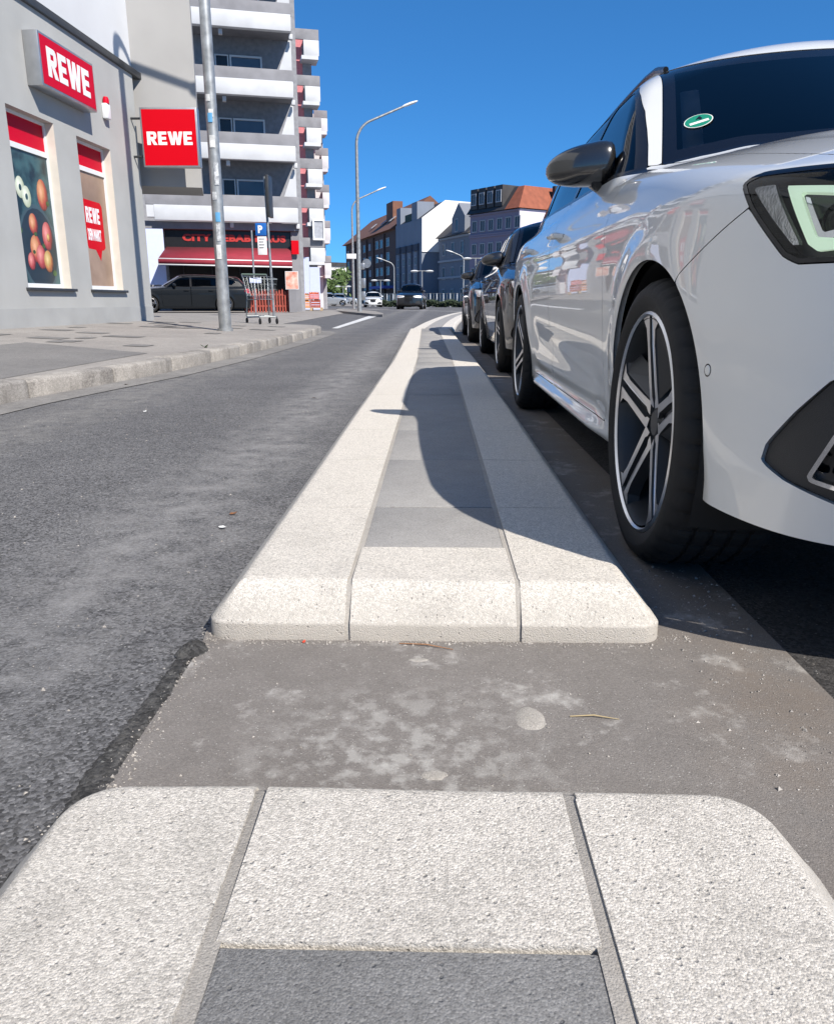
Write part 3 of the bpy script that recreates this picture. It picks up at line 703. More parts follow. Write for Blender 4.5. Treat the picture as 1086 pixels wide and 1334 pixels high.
# ---------------------------------------------------------------- pavement on the left with its kerb stones
KX = [(-3, -2.75), (0, -2.72), (3, -2.68), (4.6, -2.60), (5.4, -2.49), (6.4, -2.33), (8.3, -2.20), (11.5, -2.12), (14.4, -2.13), (15.4, -2.2), (16.1, -2.42), (16.6, -2.75), (16.9, -3.3)]
def kx(y): return float(np.interp(y, [k[0] for k in KX], [k[1] for k in KX]))
def hz(x, y):
    a = .12 + .0405*max(0, kx(min(y, 15))-.16-x); a = min(a, .27)
    ramp_ = 1.0
    if y > 16.3: q = min(1, max(0, (-x-3.2)/2.2)); q = q*q*(3-2*q); ramp_ = 1-(1-q)*min(1, (y-16.3)/.6)*.95
    return (_hz(x, y)) * ramp_
def _hz(x, y):
    a = .12 + .0405*max(0, kx(min(y, 15))-.16-x); a = min(a, .27)
    t = min(1, max(0, (y-16)/12)); t = t*t*(3-2*t)
    return a*(1-t) + (.12 + .006*min(6, max(0, -x-4)))*t
ys = [-8, -3, 0, 2, 3, 4, 4.6, 5.4, 6.4, 7.4, 8.3, 9.4, 10.5, 11.5, 12.5, 13.5, 14.4, 15.0, 15.4, 15.8, 16.1, 16.4, 16.6, 16.9]
b = MB(); vs = []; nx = 10
for y in ys:
    x0 = kx(y) - .11
    for i in range(nx+1):
        x = x0 + (-7.5-x0)*(i/nx); vs.append((x, y, hz(x, y)))
b.add(vs, [(j*(nx+1)+i, j*(nx+1)+i+1, (j+1)*(nx+1)+i+1, (j+1)*(nx+1)+i) for j in range(len(ys)-1) for i in range(nx)])
pav = b.obj('pavement', GM['pave']); pav['kind'] = 'structure'
b = MB(); vs = []; ys2 = list(np.linspace(16.9, 45, 24)); xs2 = list(np.linspace(-3.2, -32, 20))
for y in ys2:
    for x in xs2: vs.append((x - (.9*max(0, min(1, (y-16.9)/3)) if x > -3.3 else 0) - max(0, (y-24))*.03, y, hz(x, y)))
b.add(vs, [(j*20+i, j*20+i+1, (j+1)*20+i+1, (j+1)*20+i) for j in range(23) for i in range(19)])
b.obj('forecourt', GM['pave'])['kind'] = 'structure'
# dark asphalt patch let into the pavement and the dark apron of the side entrance
def drape(name, pts, mat, dz, parent=None, nseg=8):
    """sheet between two polylines lying on the pavement"""
    A, B = pts; b = MB(); vs = []
    for i in range(nseg+1):
        t = i/nseg
        pa = Vector(A[0]).lerp(Vector(A[1]), t); pb = Vector(B[0]).lerp(Vector(B[1]), t)
        for k in range(nseg+1):
            p = pa.lerp(pb, k/nseg); vs.append((p.x, p.y, hz(p.x, p.y)+dz))
    m = nseg+1
    b.add(vs, [(j*m+i, j*m+i+1, (j+1)*m+i+1, (j+1)*m+i) for j in range(nseg) for i in range(nseg)])
    return b.obj(name, mat, parent)
drape('asphalt_patch', (((-2.98, -2), (-2.66, 7.2)), ((-4.35, -2), (-4.15, 7.9))), GM['pave_dark'], .004, pav, 20)
for k in range(26):
    y = rng.uniform(7.6, 15.5); x = rng.uniform(-5.2, -2.6); w = rng.uniform(.15, .45)
    drape('paving_slab', (((x, y), (x, y+.3)), ((x-w, y), (x-w, y+.3))), GM['pave_dark'], .005, pav, 2)
b = MB(); b.add([tuple(p) for p in (on(352, 424, .0)+Vector((-.6, 0, .15)), on(430, 427, .016), on(487, 409, .016), on(400, 404, .0)+Vector((0, 0, .0)))], [(0, 1, 2, 3)])
# kerb stones, each about a metre long
b = None; y = -3.0; krng = random.Random(3)
while y < 16.6:
    L_ = .98 if y < 14 else .48
    y1 = min(y+L_, 16.85); xa, xb = kx(y), kx(y1); b = MB()
    dz = krng.uniform(-.004, .004); prof = [(0, -.06), (0, .098), (-.006, .112), (-.02, .119), (-.16, .1235), (-.16, -.06)]
    t = (Vector((xb, y1, 0))-Vector((xa, y, 0))).normalized(); n = Vector((t.y, -t.x, 0)); vs = []
    for q, e in ((0, .004), (0, .012), (1, -.012), (1, -.004)):
        p = Vector((xa, y, 0)).lerp(Vector((xb, y1, 0)), q) + t*e; ins = .004 if abs(e) < .006 else 0
        for o, z in prof: vs.append(p + n*(o - (ins if o > -.1 else 0)) + Vector((0, 0, z+dz-ins)))
    m = len(prof); fs = [(j*m+i, j*m+(i+1) % m, (j+1)*m+(i+1) % m, (j+1)*m+i) for j in range(3) for i in range(m)] + [tuple(range(m)), tuple(3*m+i for i in range(m))]
    b.add(vs, fs); b.obj('kerb_stone', GM['kerb'], pav); y = y1
# gutter strip of dusty concrete along the kerb, and the far kerb island that carries the lamps
b = MB(); vs = []
for y in ys:
    vs += [(kx(y)+.002, y, .0045), (kx(y)+.27, y, .0045)]
b.add(vs, [(2*i, 2*i+1, 2*i+3, 2*i+2) for i in range(len(ys)-1)]); b.obj('gutter', ground_mat('dusty gutter', (.15, .145, .138), (.27, .26, .245), .2, 180, (.4, .38, .36), .0012))['kind'] = 'structure'
A = [on(436, 404.5, .10), on(470, 407.5, .10), on(486, 409, .10), on(498, 409.5, .10), on(499, 408, .10), on(489, 405.5, .10), on(470, 403.8, .10), on(440, 402.3, .10)]
b = MB(); n = len(A); b.add([(p.x, p.y, -.02) for p in A]+[(p.x, p.y, .10) for p in A], [tuple(range(n, 2*n))]+[(i, (i+1) % n, n+(i+1) % n, n+i) for i in range(n)])
b.obj('corner_pavement', GM['pave'])['kind'] = 'structure'

# ---------------------------------------------------------------- concrete islands between road and parking bays
RB0 = .040                                                 # plan radius of the corners at the foot of the far island
PROF = [(0, -.02), (0, .033), (.0015, .036), (.006, .040), (.050, .0925), (.055, .0972), (.061, .0995), (.068, .10)]
def edge_stone(name, path, close, parent, mat, RB=.04):
    """path: foot line with inward normals; close: remaining corners of the top"""
    b = MB(); n = len(path); vs = []
    for d, z in PROF:
        for e in path:
            p, nn = e[0], e[1]; q = (p[0]+nn[0]*d, p[1]+nn[1]*d)
            if len(e) > 2 and d > RB: q = (e[2][0]+e[2][2]*(d-RB+.0004)+nn[0]*.0004*-1, e[2][1]+e[2][3]*(d-RB+.0004)-nn[1]*.0004)
            vs.append((q[0], q[1], z + (irr(p[0], p[1]) if z > .02 else 0)))
    m = len(PROF); fs = [(j*n+i, j*n+i+1, (j+1)*n+i+1, (j+1)*n+i) for j in range(m-1) for i in range(n-1)]
    k = len(vs); top = [(m-1)*n+i for i in range(n)]
    for c in close: vs.append((c[0], c[1], .10 + irr(*c)))
    fs.append(tuple(top) + tuple(k+i for i in range(len(close))))
    # ends and joint sides
    st = [j*n for j in range(m)]; en = [j*n+n-1 for j in range(m)]
    vs += [(c[0], c[1], -.02) for c in close]; kk = k+len(close); c_ = len(close)
    for i in range(c_-1): fs.append((k+i, k+i+1, kk+i+1, kk+i))
    fs.append(tuple(en) + (k, kk)); fs.append(tuple(st[::-1]) + (st[0], kk+c_-1, k+c_-1) if False else tuple(st) + (k+c_-1, kk+c_-1))
    b.add(vs, fs); return b.obj(name, mat, parent)
def irr(x, y): return .0012*math.sin(7.3*x+3.1*y) + .0008*math.sin(17*x-11*y)
JX = .1545                                                # the joints run at x = +-JX
def island(label, ynose, yend, sgn, first, step, gap, slab='slab', JX=.1545, x0=0., mort='mortar', RB=RB0):
    """sgn +1: nose at ynose facing the viewer; -1: nose at ynose facing away"""
    t = thing('traffic_island', label, 'traffic island', (x0, 0, 0), 0, 'kerbed islands beside the parking bays')
    hw = .413; jw = gap/2
    Y = lambda d: ynose + sgn*d
    for sx in (-1, 1):
        path = []
        xs = [JX+jw+.0015, .22, .28, hw-max(.0755, RB+.0005)]
        for x in xs: path.append(((sx*x, Y(0)), (0, sgn)))
        for k in range(1, 9):
            a = R(90)*k/9; path.append(((sx*(hw-RB+RB*math.sin(a)), Y(RB-RB*math.cos(a))), (-sx*math.sin(a), sgn*math.cos(a)), (sx*(hw-RB), Y(RB), -sx, sgn)))
        for y in (max(.0755, RB+.0005), first*.6, first-.0015): path.append(((sx*hw, Y(y)), (-sx, 0)))
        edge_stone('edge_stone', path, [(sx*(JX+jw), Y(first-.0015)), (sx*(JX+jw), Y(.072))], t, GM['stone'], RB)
        d = first
        while d < abs(yend-ynose)-.02:
            d1 = min(d+step, abs(yend-ynose)); hx = hw
            sh = lambda y: -.012*max(0, y-7)**1.0                # the row drifts left towards its far end
            path = [((sx*hx+sh(Y(q)), Y(q)), (-sx, 0)) for q in (d+.0015, (d+d1)/2, d1-.0015)]
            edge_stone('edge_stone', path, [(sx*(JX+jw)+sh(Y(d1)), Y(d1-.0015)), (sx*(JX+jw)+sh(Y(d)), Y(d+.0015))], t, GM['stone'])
            d = d1
    # middle: nose stone, then grey slabs
    mw = JX-jw; NB = .262
    path = [((x, Y(0)), (0, sgn)) for x in np.linspace(-mw, mw, 8)]
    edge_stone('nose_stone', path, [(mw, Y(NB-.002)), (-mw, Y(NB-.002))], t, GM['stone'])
    d = NB; i = 0
    while d < abs(yend-ynose)-.02:
        d1 = min(d+(step if i else step*.55), abs(yend-ynose)); y0, y1 = sorted((Y(d+.0025), Y(d1-.0025)))
        s0 = -.012*max(0, (y0+y1)/2-7)
        bb = MB(); dz = rng.uniform(-.0015, .001); bb.box(-mw+.002+s0, y0, -.02, mw-.002+s0, y1, .0985+dz, bev=.0025); bb.obj('paving_slab', GM[slab], t); d = d1; i += 1
    bb = MB(); y0, y1 = sorted((Y(.012), yend))
    ym = [y for y in np.linspace(y0, y1, 12)]
    for sx in (-1, 1):
        vs = []
        for y in ym:
            s0 = -.012*max(0, y-7); zt = .0985 if abs(y-ynose) > .07 else .04
            vs += [(sx*JX-jw-.004+s0, y, zt), (sx*JX+jw+.004+s0, y, zt)]
        if sgn < 0: vs = vs[::-1]
        # follow the slope of the nose
        vs2 = []
        for dd, zz in ((.003, -.01), (.004, .030), (.012, .040), (.048, .0895), (.062, .0975)):
            vs2 += [(sx*JX-jw-.004, Y(dd), zz), (sx*JX+jw+.004, Y(dd), zz)]
        rest = [y for y in (ym if sgn > 0 else ym[::-1]) if abs(y-ynose) > .09]
        for y in rest:
            s0 = -.012*max(0, y-7); vs2 += [(sx*JX-jw-.004+s0, y, .0988), (sx*JX+jw+.004+s0, y, .0988)]
        k = len(vs2)//2; bb.add(vs2, [(2*i, 2*i+1, 2*i+3, 2*i+2) for i in range(k-1)])
    bb.box(-mw, sorted((Y(.08), yend))[0], -.02, mw, sorted((Y(.08), yend))[1], .090)
    bb.obj('joint_mortar', GM[mort], t)['kind'] = 'stuff'
    return t
island('long pale concrete kerb island with grey slab middle running along the parked cars', 1.282, 14.85, 1, .58, .60, .008)
island('near end of a pale concrete island with wide mortar joints, at the bottom edge', .765, -2.2, -1, .62, .60, .012, 'slab_dark', .1615, -.0185, 'mortar', .105)

# beyond the straight part the far island swings right around the end of the parking bays
isl = [o for o in scene.objects if o.name.startswith('traffic_island') and o.type == 'EMPTY'][0]
LE = [Vector((p.x, p.y, 0)) for p in (on(x, y, .10) for x, y in ((538.5, 428), (546, 424), (554, 420), (563, 416.2), (573, 412.6), (582, 410), (591, 408), (600, 406.4)))]
LE[0].y = 14.86
def off_(i, d):
    t = (LE[min(i+1, len(LE)-1)]-LE[max(i-1, 0)]).normalized(); return LE[i] + Vector((t.y, -t.x, 0))*d
for i in range(len(LE)-1):
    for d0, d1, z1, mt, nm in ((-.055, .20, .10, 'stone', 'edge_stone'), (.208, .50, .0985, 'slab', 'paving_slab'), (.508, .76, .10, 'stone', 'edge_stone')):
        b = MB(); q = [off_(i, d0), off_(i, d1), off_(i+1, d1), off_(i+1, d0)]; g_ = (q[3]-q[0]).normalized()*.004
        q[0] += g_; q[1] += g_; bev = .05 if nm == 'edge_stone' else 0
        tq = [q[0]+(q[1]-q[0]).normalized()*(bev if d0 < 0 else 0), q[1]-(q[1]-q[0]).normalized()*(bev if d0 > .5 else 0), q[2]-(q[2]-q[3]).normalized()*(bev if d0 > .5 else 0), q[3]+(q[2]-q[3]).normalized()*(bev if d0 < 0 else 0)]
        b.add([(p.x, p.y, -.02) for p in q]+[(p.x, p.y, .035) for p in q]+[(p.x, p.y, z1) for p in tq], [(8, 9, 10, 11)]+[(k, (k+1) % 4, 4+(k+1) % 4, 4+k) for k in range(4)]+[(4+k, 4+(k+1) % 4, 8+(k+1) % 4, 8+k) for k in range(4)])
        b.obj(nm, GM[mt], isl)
# ---------------------------------------------------------------- building materials
BM = dict(
    render=pm('grey rendered wall', (.385, .388, .375), .9, var=.05, scale=1.2, bump=.0012, bscale=300), plinth=pm('grey plinth render', (.35, .355, .348), .9, var=.05, scale=2, bump=.0012, bscale=300),
    white=pm('white render', (.60, .61, .62), .85, var=.03, scale=1), beige=pm('beige render', (.33, .325, .315), .9, var=.05, scale=.8, bump=.001, bscale=200),
    reveal=pm('cream window reveal', (.60, .56, .49), .85, var=.03), metal=pm('dark grey sheet metal', (.045, .048, .052), .45, metal=.3, var=.1), frame=pm('white window frame', (.72, .73, .74), .4, var=.02),
    red=pm('red sign sheet', (.54, .0, .008), .5, var=.01, scale=2, spec=.12), deepred=pm('dark red sign sheet', (.52, .002, .022), .5, var=.01, scale=2, spec=.12), signwhite=pm('white sign lettering', (.80, .80, .80), .4, var=.02),
    alu=pm('brushed aluminium', (.42, .43, .44), .38, metal=.8, var=.06), concrete=pm('grey balcony concrete', (.235, .235, .25), .9, var=.09, scale=1.5), panel=pm('white balcony panel', (.55, .565, .585), .8, var=.05, scale=1.5),
    soffit=pm('dark balcony wall', (.27, .275, .295), .9, var=.08), pink=pm('pink render', (.56, .20, .22), .85, var=.06), lilac=pm('pale lilac panel', (.56, .62, .84), .7, var=.02), brown=pm('brown red soffit', (.16, .04, .04), .8),
    awn=pm('red awning cloth', (.27, .022, .038), .8, var=.06, scale=3), awnw=pm('white awning stripe', (.74, .72, .70), .8, var=.03), black=pm('black sign board', (.010, .010, .011), .35), kred=pm('red shop letters', (.42, .025, .02), .5, var=.03),
    dark=pm('dark shop interior', (.012, .011, .011), .7), winglass=glass('building window glass', (.18, .22, .26), ior=1.65), galv=pm('galvanised steel pole', (.33, .345, .35), .5, metal=.55, var=.16, scale=9, bump=.0005, bscale=120),
    fence=pm('red stained wood', (.30, .055, .035), .75, var=.15, scale=9), wood=pm('pallet wood', (.46, .33, .20), .8, var=.15), cut=pm('shaded building glass', (.030, .034, .042), .25, var=.2, scale=.4), skyglass=pm('balcony window glass', (.10, .125, .16), .08, var=.15, scale=.5), blind=pm('pale window blind', (.34, .36, .40), .6, var=.08),  # skyglass: blue sky reflection put into the pane colour
)
# ---------------------------------------------------------------- supermarket on the left; local x along the street wall, local -y towards the street
ANG = R(87.75); A0 = Vector((-5.556, 9.958, 0))
mk = thing('supermarket', 'grey rendered single storey supermarket with two tall poster windows', 'shop building', A0, ANG)
T1 = 5.01; TOPZ = 4.47
wins = [(.80, 2.0, .78, 3.05), (2.66, 3.82, .78, 3.02)]
b = MB()
xs = [-16.0] + [v for w in wins for v in w[:2]] + [T1]
b.box(xs[0], 0, -.1, xs[1], .3, TOPZ); b.box(xs[2], 0, -.1, xs[3], .3, TOPZ); b.box(xs[4], 0, -.1, xs[5], .3, TOPZ)
for x0, x1, z0, z1 in wins: b.box(x0, 0, -.1, x1, .3, z0); b.box(x0, 0, z1, x1, .3, TOPZ)
b.box(T1-.3, .3, -.1, T1, 12, TOPZ); b.obj('wall', BM['render'], mk)
b = MB(); b.box(-16, .02, TOPZ+.001, T1-.02, 12, TOPZ+.10); b.obj('roof_deck', BM['concrete'], mk)
b = MB(); b.box(-16, -.05, TOPZ-.035, T1+.32, .34, TOPZ+.075, bev=.012); b.obj('roof_edge', BM['metal'], mk)
b = MB(); b.box(-16, -.012, -.1, T1+.004, .002, .50); b.obj('plinth', BM['plinth'], mk)
# poster materials: printed pictures (flat print on the panes)
def poster_food():
    m, nt, bs = _new('poster print with apples'); L = nt.links.new; N = nt.nodes.new
    tc = N('ShaderNodeTexCoord'); n = N('ShaderNodeTexNoise'); n.inputs['Scale'].default_value = 5; n.inputs['Detail'].default_value = 7; L(tc.outputs['Object'], n.inputs['Vector'])
    r = N('ShaderNodeValToRGB'); r.color_ramp.elements[0].position = .38; r.color_ramp.elements[0].color = (.010, .022, .028, 1); r.color_ramp.elements[1].position = .62; r.color_ramp.elements[1].color = (.045, .105, .11, 1)
    L(n.outputs['Fac'], r.inputs[0]); L(r.outputs[0], bs.inputs['Base Color']); bs.inputs['Roughness'].default_value = .35; return m
PF = poster_food(); PB = pm('brown paper print', (.36, .25, .18), .4, c2=(.24, .155, .105), scale=2.2)
def apple_mat(nm, c, c2, edge=(.05, .008, .006)):
    # photo print of a fruit: light spot, skin colours, dark rim (flat print)
    m, nt, bs = _new(nm); L = nt.links.new; N = nt.nodes.new
    tc = N('ShaderNodeTexCoord'); mp = N('ShaderNodeMapping'); mp.inputs['Location'].default_value = (-.36, -.5, -.64); L(tc.outputs['Generated'], mp.inputs['Vector'])
    ln = N('ShaderNodeVectorMath'); ln.operation = 'LENGTH'; L(mp.outputs[0], ln.inputs[0])
    n = N('ShaderNodeTexNoise'); n.inputs['Scale'].default_value = 4; n.inputs['Detail'].default_value = 5; L(tc.outputs['Generated'], n.inputs['Vector'])
    ad = N('ShaderNodeMath'); ad.operation = 'MULTIPLY_ADD'; ad.inputs[1].default_value = .35; L(n.outputs['Fac'], ad.inputs[0]); L(ln.outputs['Value'], ad.inputs[2])
    r = N('ShaderNodeValToRGB'); e = r.color_ramp.elements; e[0].position = .22; e[0].color = (*[min(1, x*1.25+.10) for x in c2], 1); e[1].position = .86; e[1].color = (*edge, 1)
    q = e.new(.42); q.color = (*c2, 1); q = e.new(.62); q.color = (*c, 1)
    L(ad.outputs[0], r.inputs[0]); L(r.outputs[0], bs.inputs['Base Color']); bs.inputs['Roughness'].default_value = .4; return m
AP = [apple_mat('printed red apple', (.42, .06, .035), (.55, .24, .10)), apple_mat('printed pink apple', (.40, .05, .05), (.56, .16, .14)), apple_mat('printed yellow apple', (.45, .16, .05), (.52, .36, .12)), apple_mat('printed cut apple', (.52, .56, .42), (.62, .66, .52), (.30, .36, .22)), pm('printed bowl', (.018, .028, .038), .4), pm('printed bowl rim', (.05, .085, .10), .4), pm('printed leaf', (.06, .12, .03), .4, var=.3)]
def disc(name, x, z, rx, rz, y, mat, parent, n=22):
    b = MB(); b.add([(x, y, z)]+[(x+rx*math.cos(2*math.pi*k/n), y, z+rz*math.sin(2*math.pi*k/n)) for k in range(n)], [(0, 1+(k+1) % n, 1+k) for k in range(n)]); return b.obj(name, mat, parent)
for wi, (x0, x1, z0, z1) in enumerate(wins):
    f = MB(); y0, y1 = .13, .19; s_ = .035
    f.box(x0, y0, z0, x0+s_, y1, z1); f.box(x1-s_, y0, z0, x1, y1, z1); f.box(x0+s_, y0, z0, x1-s_, y1, z0+.06); f.box(x0+s_, y0, z1-.04, x1-s_, y1, z1)
    f.box(x0+s_, y0-.003, 2.585, x1-s_, y1, 2.655)
    win = f.obj('shop_window', BM['frame'], mk)
    b = MB(); b.box(x0-.06, -.06, z0-.045, x1+.06, .14, z0-.004, bev=.006); b.obj('window_sill', BM['metal'], win)
    b = MB(); b.box(x1-.0015, .004, z0, x1+.012, .13, z1-.001); b.obj('reveal_lining', BM['reveal'], win); b = MB(); b.box(x0-.012, .004, z0, x0+.0015, .13, z1-.001); b.obj('reveal_lining', BM['reveal'], win)
    b = MB(); b.box(x0+s_, .155, 2.655, x1-s_, .165, z1-.04); b.obj('red_film', BM['deepred'], win)
    b = MB(); b.box(x0+s_, .150, z0+.06, x1-s_, .160, 2.585); po = b.obj('poster', PF if wi == 0 else PB, win)
    if wi == 0:
        # fruit still life, in fractions of the poster
        px0, px1, pz0, pz1 = x0+s_, x1-s_, z0+.06, 2.585; W_, H_ = px1-px0, pz1-pz0
        def dd(fx, fz, r, m, k, sq=1.): disc('printed_fruit', px0+fx*W_, pz0+fz*H_, r*W_, r*W_*sq*1.25, .1495-.0006*k, m, po)
        dd(.58, .27, .45, AP[5], -.4, .95); dd(.58, .27, .41, AP[4], 0, .95)
        for q in ((.30, .72, .12, 3, 1), (.42, .66, .12, 3, 2), (.80, .70, .15, 0, 1, 1.2), (.08, .58, .12, 1, 1), (.50, .46, .12, 0, 1), (.80, .38, .14, 1, 2, 1.2), (.50, .27, .16, 0, 2), (.60, .21, .14, 1, 3), (.76, .18, .13, 2, 4), (.36, .17, .10, 1, 3), (.82, .37, .05, 2, 4)):
            dd(q[0], q[1], q[2]*.84, AP[q[3]], q[4], q[5] if len(q) > 5 else 1.)
        for q in ((.52, .385, .035), (.68, .30, .04), (.44, .245, .03), (.90, .64, .04), (.18, .40, .05), (.88, .09, .05)): dd(q[0], q[1], q[2], AP[6], 5, .6)
        dd(.30, .72, .03, PF, 3); dd(.42, .66, .03, PF, 3)
    else:
        b = MB(); px0 = x0+s_+.25
        P_ = [(px0+.03, 2.17), (px0+.60, 2.16), (px0+.66, 2.10), (px0+.66, 1.46), (px0+.60, 1.42), (px0+.52, 1.41), (px0+.45, 1.24), (px0+.30, 1.41), (px0+.06, 1.42), (px0+.03, 1.47)]
        b.add([(x, .1492, z) for x, z in P_], [tuple(range(len(P_)))]); sb = b.obj('speech_bubble', BM['red'], po)
        block_word('REWE', px0+.31, 1.82, .48, .24, .1478, BM['signwhite'], po, .002)
        text_mesh('DEIN MARKT', .18, .46, BM['signwhite'], 'lettering', po, Matrix.Translation((px0+.31, .1478, 1.64)) @ FRONT, .008, .002)
# lettered box sign on the wall
sg = thing('wall_sign', 'red illuminated box sign reading REWE on the grey shop wall above the windows', 'shop sign', A0, ANG)
b = MB(); b.box(1.42, -.215, 3.40, 3.00, -.002, 4.07, bev=.012); b.obj('sign_case', BM['alu'], sg)
b = MB(); b.box(1.455, -.2195, 3.435, 2.965, -.216, 4.035); b.obj('sign_face', BM['deepred'], sg)
block_word('REWE', 2.21, 3.555, 1.22, .37, -.223, BM['signwhite'], sg)
# alarm box
al = thing('alarm_siren', 'small white alarm box with red lamp on the wall beside the long sign', 'alarm', A0, ANG)
b = MB(); b.box(3.64, -.09, 3.46, 3.80, 0, 3.69, bev=.02); b.obj('housing', BM['frame'], al)
b = MB(); b.lathe([(0, 3.80), (.035, 3.79), (.05, 3.75), (.05, 3.69)], 14, (3.72, -.05, 0)); b.obj('warning_lamp', BM['deepred'], al)
# square sign sticking out at the corner
ps = thing('hanging_sign', 'square red sign reading REWE on a bracket at the shop corner', 'shop sign', (-4.685, 14.70, 3.375), R(1.5))
b = MB(); b.box(-.50, -.01, -.485, .50, .15, .485, bev=.008); b.obj('sign_case', BM['alu'], ps)
b = MB(); b.box(-.468, -.0145, -.453, .468, -.011, .453); b.obj('sign_face', BM['red'], ps)
block_word('REWE', 0, -.12, .80, .215, -.018, BM['signwhite'], ps)
b = MB(); b.tube([(-.72, .06, .32), (-.5, .06, .32)], .02); b.tube([(-.72, .06, -.30), (-.5, .06, -.30)], .02); b.box(-.735, 0, -.42, -.70, .12, .42); b.obj('bracket', BM['metal'], ps)
# white upper storey set back above the shop, beige wing beyond
wb = thing('white_building', 'plain white rendered block rising behind the supermarket roof', 'building', A0, ANG)
b = MB(); b.box(-16, .10, TOPZ+.11, 5.34, 10, 13); b.obj('wall', BM['white'], wb)

# ---------------------------------------------------------------- high-rise with balconies
P0 = Vector((-10.52, 35.0, 0)); TA = R(15); TR = Matrix.Rotation(-TA, 3, 'Z')
def tl_(x, y, Y): p = TR @ (at(x, y, Y)-P0); return p
tw = thing('apartment_tower', 'tall apartment block with stacked grey and white balconies beyond the supermarket', 'apartment building', P0, TA)
LV = [4.55+2.49*k for k in range(9)]
# beige windowless wing in front (its right side runs along the line of sight)
q0, q1 = tl_(100, 200, 15.5), tl_(260.5, 200, 15.5)
b = MB(); b.box(q1.x-7, q1.y, 2.66, q1.x, q1.y+1.2, 30); b.obj('beige_wing_wall', BM['beige'], tw)
XR = 4.62
b = MB(); b.box(-9, 1.62, 0, XR+.3, 12, 28); b.obj('back_wall', BM['soffit'], tw)
b = MB(); b.box(-9, .02, 3.60, XR, 1.6, 3.90)
for zz in LV[1:]: b.box(.1, .06, zz-.45, XR, 1.6, zz-.28)
b.obj('floor_slabs', BM['concrete'], tw)['kind'] = 'stuff'
for k, zz in enumerate(LV):
    x0 = -1.82 if k == 0 else .12
    b = MB(); b.box(x0, -.10, zz, XR, .04, zz+.46, bev=.015); b.obj('balcony_parapet', BM['concrete'], tw)
    b = MB(); b.box(x0+(.35 if k == 0 else .0), -.34, zz-.64, XR-.06, -.04, zz-.025, bev=.02); b.box(x0+.05, -.32, zz-.52, XR-.08, .02, zz-.05) if k == 0 else None
    b.obj('balcony_planter', BM['panel'], tw)
    for tx in (1.62, XR-.14):
        b = MB(); b.box(tx, -.10, zz-.86, tx+.16, .12, zz-.66, bev=.02); b.obj('bracket_end', BM['panel'], tw)
    if k < len(LV)-1:
        # white side screen, cut to the triangle of a sunlit patch
        b = MB(); b.prism([(XR-.62, zz+.40), (XR-.03, zz+.40), (XR-.03, zz+1.78), (XR-.10, zz+1.78)], .30, .36, 'y'); b.obj('side_screen', BM['panel'], tw)
        f = MB(); wx0, wx1, wz0, wz1 = 2.05, 3.42, zz+.05, zz+1.32
        for x, xx, z, z2 in ((wx0, wx0+.07, wz0, wz1), (wx1-.07, wx1, wz0, wz1), (wx0+.07, wx1-.07, wz1-.07, wz1), (wx0+.07, wx1-.07, wz0, wz0+.07)): f.box(x, 1.50, z, xx, 1.62, z2)
        w_ = f.obj('balcony_window', BM['frame'], tw)
        b = MB(); b.box(wx0+.07, 1.56, wz0+.07, wx1-.07, 1.575, wz1-.07); b.obj('pane', BM['skyglass'], w_)
        f = MB(); f.box(1.42, 1.52, zz-.2, 1.48, 1.62, zz+1.32); f.box(1.95, 1.52, zz-.2, 2.0, 1.62, zz+1.32); f.box(1.48, 1.52, zz+1.27, 1.95, 1.62, zz+1.32); d_ = f.obj('balcony_door', BM['frame'], tw)
        b = MB(); b.box(1.48, 1.55, zz-.2, 1.95, 1.565, zz+1.27); b.obj('pane', BM['cut'], d_)
# staggered bays further back along the right flank
def bay(px0, px1, Y, zs, wall, grey_h, white_h, wx, seedk):
    p0, p1 = tl_(px0, 250, Y), tl_(px1, 250, Y)
    x0, x1, y = p0.x, p1.x, p0.y; wd = x1-x0
    b = MB(); b.box(x0, y+.9, 0, x0+wd*.72, y+9, zs[-1]+.45); b.obj('bay_wall', wall, tw)
    b = MB(); b.box(x0+wd*wx, y+.86, 0, x0+wd*.70, y+.905, zs[-1]-.1); b.obj('bay_glazing', BM['soffit'], tw)
    for zz in zs:
        b = MB(); b.box(x0, y-.05, zz, x1, y+.10, zz+grey_h, bev=.02); b.box(x1-.12, y+.101, zz, x1, y+1.3, zz+grey_h); b.obj('balcony_parapet', BM['concrete'], tw)
        b = MB(); b.box(x0+wd*wx, y-.18, zz-white_h, x1-.02, y-.055, zz-.04, bev=.02); b.box(x0+wd*(wx-.1 if seedk else wx), y-.20, zz-white_h-.22, x1-.08, y+1.2, zz-white_h-.002); b.obj('balcony_planter', BM['panel'], tw)
        b = MB(); b.box(x0+wd*wx, y+.0, zz-.02, x1-.05, y+1.3, zz-.001); b.obj('balcony_floor', BM['soffit'], tw)
bay(380, 391, 46.5, [6.2, 8.7, 11.2, 13.7, 16.2, 18.7], BM['panel'], .55, .95, .02, 0)
bay(391.5, 422, 56, [4.2, 6.75, 9.25, 11.8, 14.3, 17.0], BM['pink'], .62, .95, .34, 1)
bay(412, 429.5, 61, [3.4, 5.9, 8.4, 10.9, 13.4], BM['panel'], .5, .9, .45, 0)
p0, p1 = tl_(407, 300, 56), tl_(423, 300, 56)
f = MB(); zA, zB = at(400, 313, 56).z, at(400, 286, 56).z
for x, xx, z, z2 in ((p0.x, p0.x+.1, zA, zB), (p1.x-.1, p1.x, zA, zB), (p0.x+.1, p1.x-.1, zA, zA+.1), (p0.x+.1, p1.x-.1, zB-.1, zB)): f.box(x, p0.y-.22, z, xx, p0.y-.06, z2)
